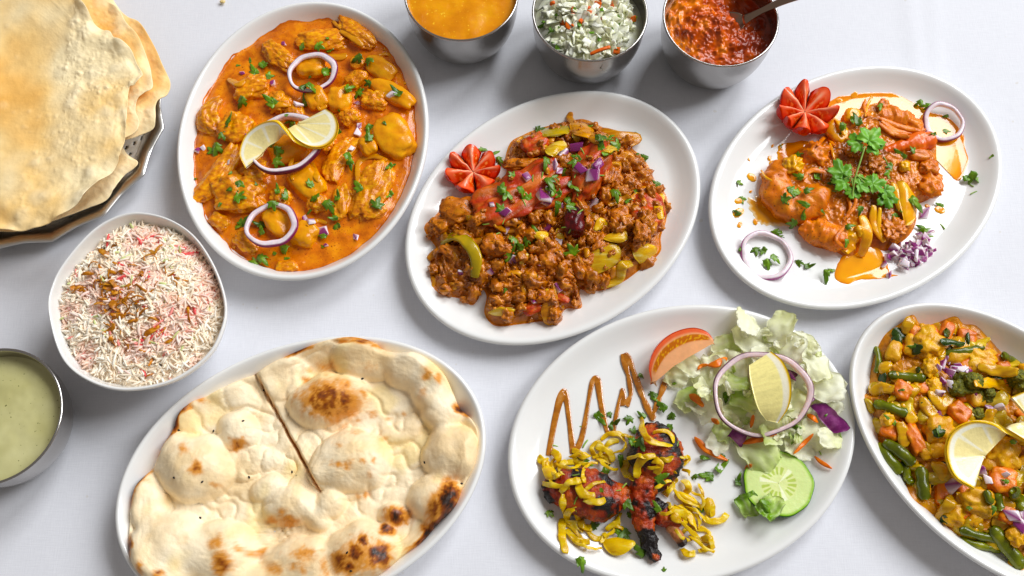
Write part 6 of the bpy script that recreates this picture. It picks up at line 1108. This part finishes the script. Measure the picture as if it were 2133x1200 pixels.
    for i, (a, b, w) in enumerate([((200, 410), (270, 455), 75), ((262, 570), (315, 690), 62), ((435, 490), (505, 555), 80), ((590, 790), (700, 830), 115), ((465, 195), (540, 215), 60), ((620, 290), (665, 320), 50), ((155, 570), (225, 610), 85), ((470, 920), (500, 960), 60), ((640, 930), (700, 960), 70)]): C("carrot_piece", m_ca, a, b, w, 900 + i, thick=.7, lift=.3, amp=.2, boxy=.4, freq=1.5)
    for i, (a, b, w) in enumerate([((290, 200), (390, 270), 120), ((500, 290), (620, 320), 95), ((590, 680), (720, 700), 130), ((330, 600), (450, 590), 120), ((480, 870), (620, 920), 110), ((390, 930), (500, 950), 100), ((680, 1000), (740, 1060), 90), ((340, 420), (390, 400), 70), ((320, 320), (380, 350), 80), ((150, 540), (200, 560), 60)]): C("cauliflower_piece", m_po, a, b, w, 930 + i, thick=.6, lift=.3, amp=.32, boxy=.1, freq=1.7, ridged=.3)
    for i, (pts, w) in enumerate([([(132, 482), (190, 500), (248, 522)], 42), ([(192, 362), (260, 372), (325, 375)], 42), ([(135, 662), (180, 705), (222, 760)], 50), ([(175, 648), (225, 680), (275, 722)], 50), ([(318, 760), (325, 815), (330, 870)], 50), ([(422, 272), (500, 262), (572, 245)], 30), ([(662, 282), (700, 305), (738, 332)], 36), ([(488, 1008), (555, 1030), (622, 1048)], 34), ([(462, 1038), (550, 1070), (642, 1088)], 32), ([(618, 1008), (672, 1075), (730, 1152)], 60), ([(632, 862), (640, 890), (648, 918)], 38), ([(705, 850), (720, 880), (735, 915)], 50), ([(255, 750), (262, 790), (275, 810)], 34), ([(130, 250), (140, 300), (130, 350)], 26), ([(590, 850), (600, 880), (610, 890)], 30)]):
        P = [at(*K(*q), sf.hit(*K(*q))[0][2] + .32) for q in pts]; r = w / 4 * px_cm(1950, 900); v, f = tube(spline(P, 24), r * (1 + .06 * np.sin(np.linspace(0, 14, 24))), r * .85, 14); v += noise(v * 1.6, i)[:, None] * .06; build("green_bean", v, f, m_be, rt); sf.add(v, f)
    for i, (x, y, r) in enumerate([(500, 405, 52), (470, 420, 36), (530, 390, 36), (570, 452, 36), (640, 365, 30), (700, 385, 38), (735, 400, 36), (545, 525, 28), (720, 370, 30), (600, 440, 22)]):
        C("broccoli_floret", m_br, (x - r, y), (x + r, y), 2 * r * .9, 960 + i, thick=.8, lift=.4, amp=.3, freq=3.2, sub=4)
    for i, pts in enumerate([[(540, 400), (620, 400), (690, 430)], [(110, 440), (150, 420), (200, 425)], [(380, 980), (430, 900), (440, 870)], [(255, 840), (300, 900), (360, 940)], [(280, 130), (262, 150), (250, 190)], [(350, 430), (400, 490), (445, 450)], [(245, 480), (270, 540), (290, 560)], [(560, 330), (640, 350), (720, 350)], [(320, 460), (350, 520), (390, 500)], [(230, 560), (240, 620), (245, 660)]]): ribbon("onion_strip", m_on, sf, [K(*q) for q in pts], 24, .22, rt, lift=.25, arch=.25, seed=i, wob=.12)
    for i, q in enumerate([[(185, 200), (235, 190), (240, 245), (200, 250)], [(270, 240), (325, 235), (320, 270), (280, 280)], [(355, 590), (415, 585), (410, 615), (365, 620)], [(410, 170), (435, 165), (440, 210), (412, 205)], [(500, 180), (520, 180), (520, 235), (505, 240)], [(390, 210), (500, 220), (500, 245), (400, 240)], [(610, 345), (670, 340), (670, 385), (615, 380)], [(295, 330), (315, 325), (318, 355), (300, 355)], [(390, 955), (425, 950), (430, 985), (395, 980)]]): patch("spinach_leaf", m_sp, sf, [K(*p) for p in q], .25, .08, rt, lift=.25, seed=70 + i, wob=.2)
    zz = lambda x, y, z: at(*K(x, y), z)
    V, F = lemon_ruled("lemon_twist", "twisted lemon slice lying on the vegetable curry at the right edge", [zz(535, 838, 4.2), zz(455, 785, 4.2), zz(420, 690, 4.3), zz(442, 605, 4.6), zz(520, 558, 5.0), zz(610, 563, 5.2), zz(690, 605, 4.9), zz(780, 650, 4.6), zz(870, 640, 4.5), zz(905, 560, 4.6), zz(860, 470, 4.8), zz(770, 430, 4.9), zz(690, 455, 4.8)],
                [zz(575, 705, 3.7), zz(577, 702, 3.7), zz(580, 698, 3.7), zz(585, 692, 3.8), zz(600, 675, 3.8), zz(630, 640, 3.8), zz(690, 580, 4.2), zz(740, 560, 4.4), zz(760, 550, 4.5), zz(765, 545, 4.5), zz(765, 543, 4.6), zz(765, 541, 4.6), zz(764, 540, 4.6)], .4, 5)
    sprinkle(sf, kk(K, [(430, 300, 1.3), (400, 325, 1.4), (455, 340, 1.4), (470, 320, 1.5), (480, 345, 1.6), (440, 355, 1.4), (420, 345, 1.4), (500, 340, 1.4), (510, 350, 1.2), (390, 330, 1.2), (460, 305, 1.1), (440, 375, 1.2), (390, 440, 1.8), (430, 425, 1.8), (425, 455, 1.5), (405, 395, 1.2), (440, 400, 1.1), (525, 490, 2.0), (600, 500, 1.4), (635, 498, 1.8), (380, 695, 1.8), (445, 825, 2.9), (700, 950, 1.9), (735, 938, 1.9), (560, 760, 1.4), (595, 800, 1.5), (670, 775, 1.3), (730, 780, 2.2), (385, 525, 1.2), (535, 440, 1.1), (630, 465, 1.2), (600, 525, 1.4), (730, 985, 1.4)]), "onion dice", "on the vegetables", "diced red onion on the vegetable curry", 51, MK, RDICE + WDICE, "onion dice", "red_onion_dice", (.7, .95), .14, .4)
    sprinkle(sf, kk(K, [(385, 600, 1.4), (300, 250, 1.1), (420, 185, 1.0), (300, 345), (240, 430, .5), (170, 540, .5), (690, 660), (610, 920, .8), (670, 810, .7), (515, 915, .6), (200, 265, 1.0), (210, 570, .6)]), "dark coriander flake", "on the vegetables", "coriander flakes on the vegetable curry", 52, MK)
veg()
# a crumb on the cloth at the top left
v, f = blob((.28, .2, .14), .3, 2, 5, 3); p = at(464, 5, 0); o = build("bread_crumb", v + p + (0, 0, .12), f, M_POP, cols=np.tile(lin((232, 208, 150)), (len(v), 1))); tag(o, "tiny golden crumb on the cloth at the top edge", "crumb")
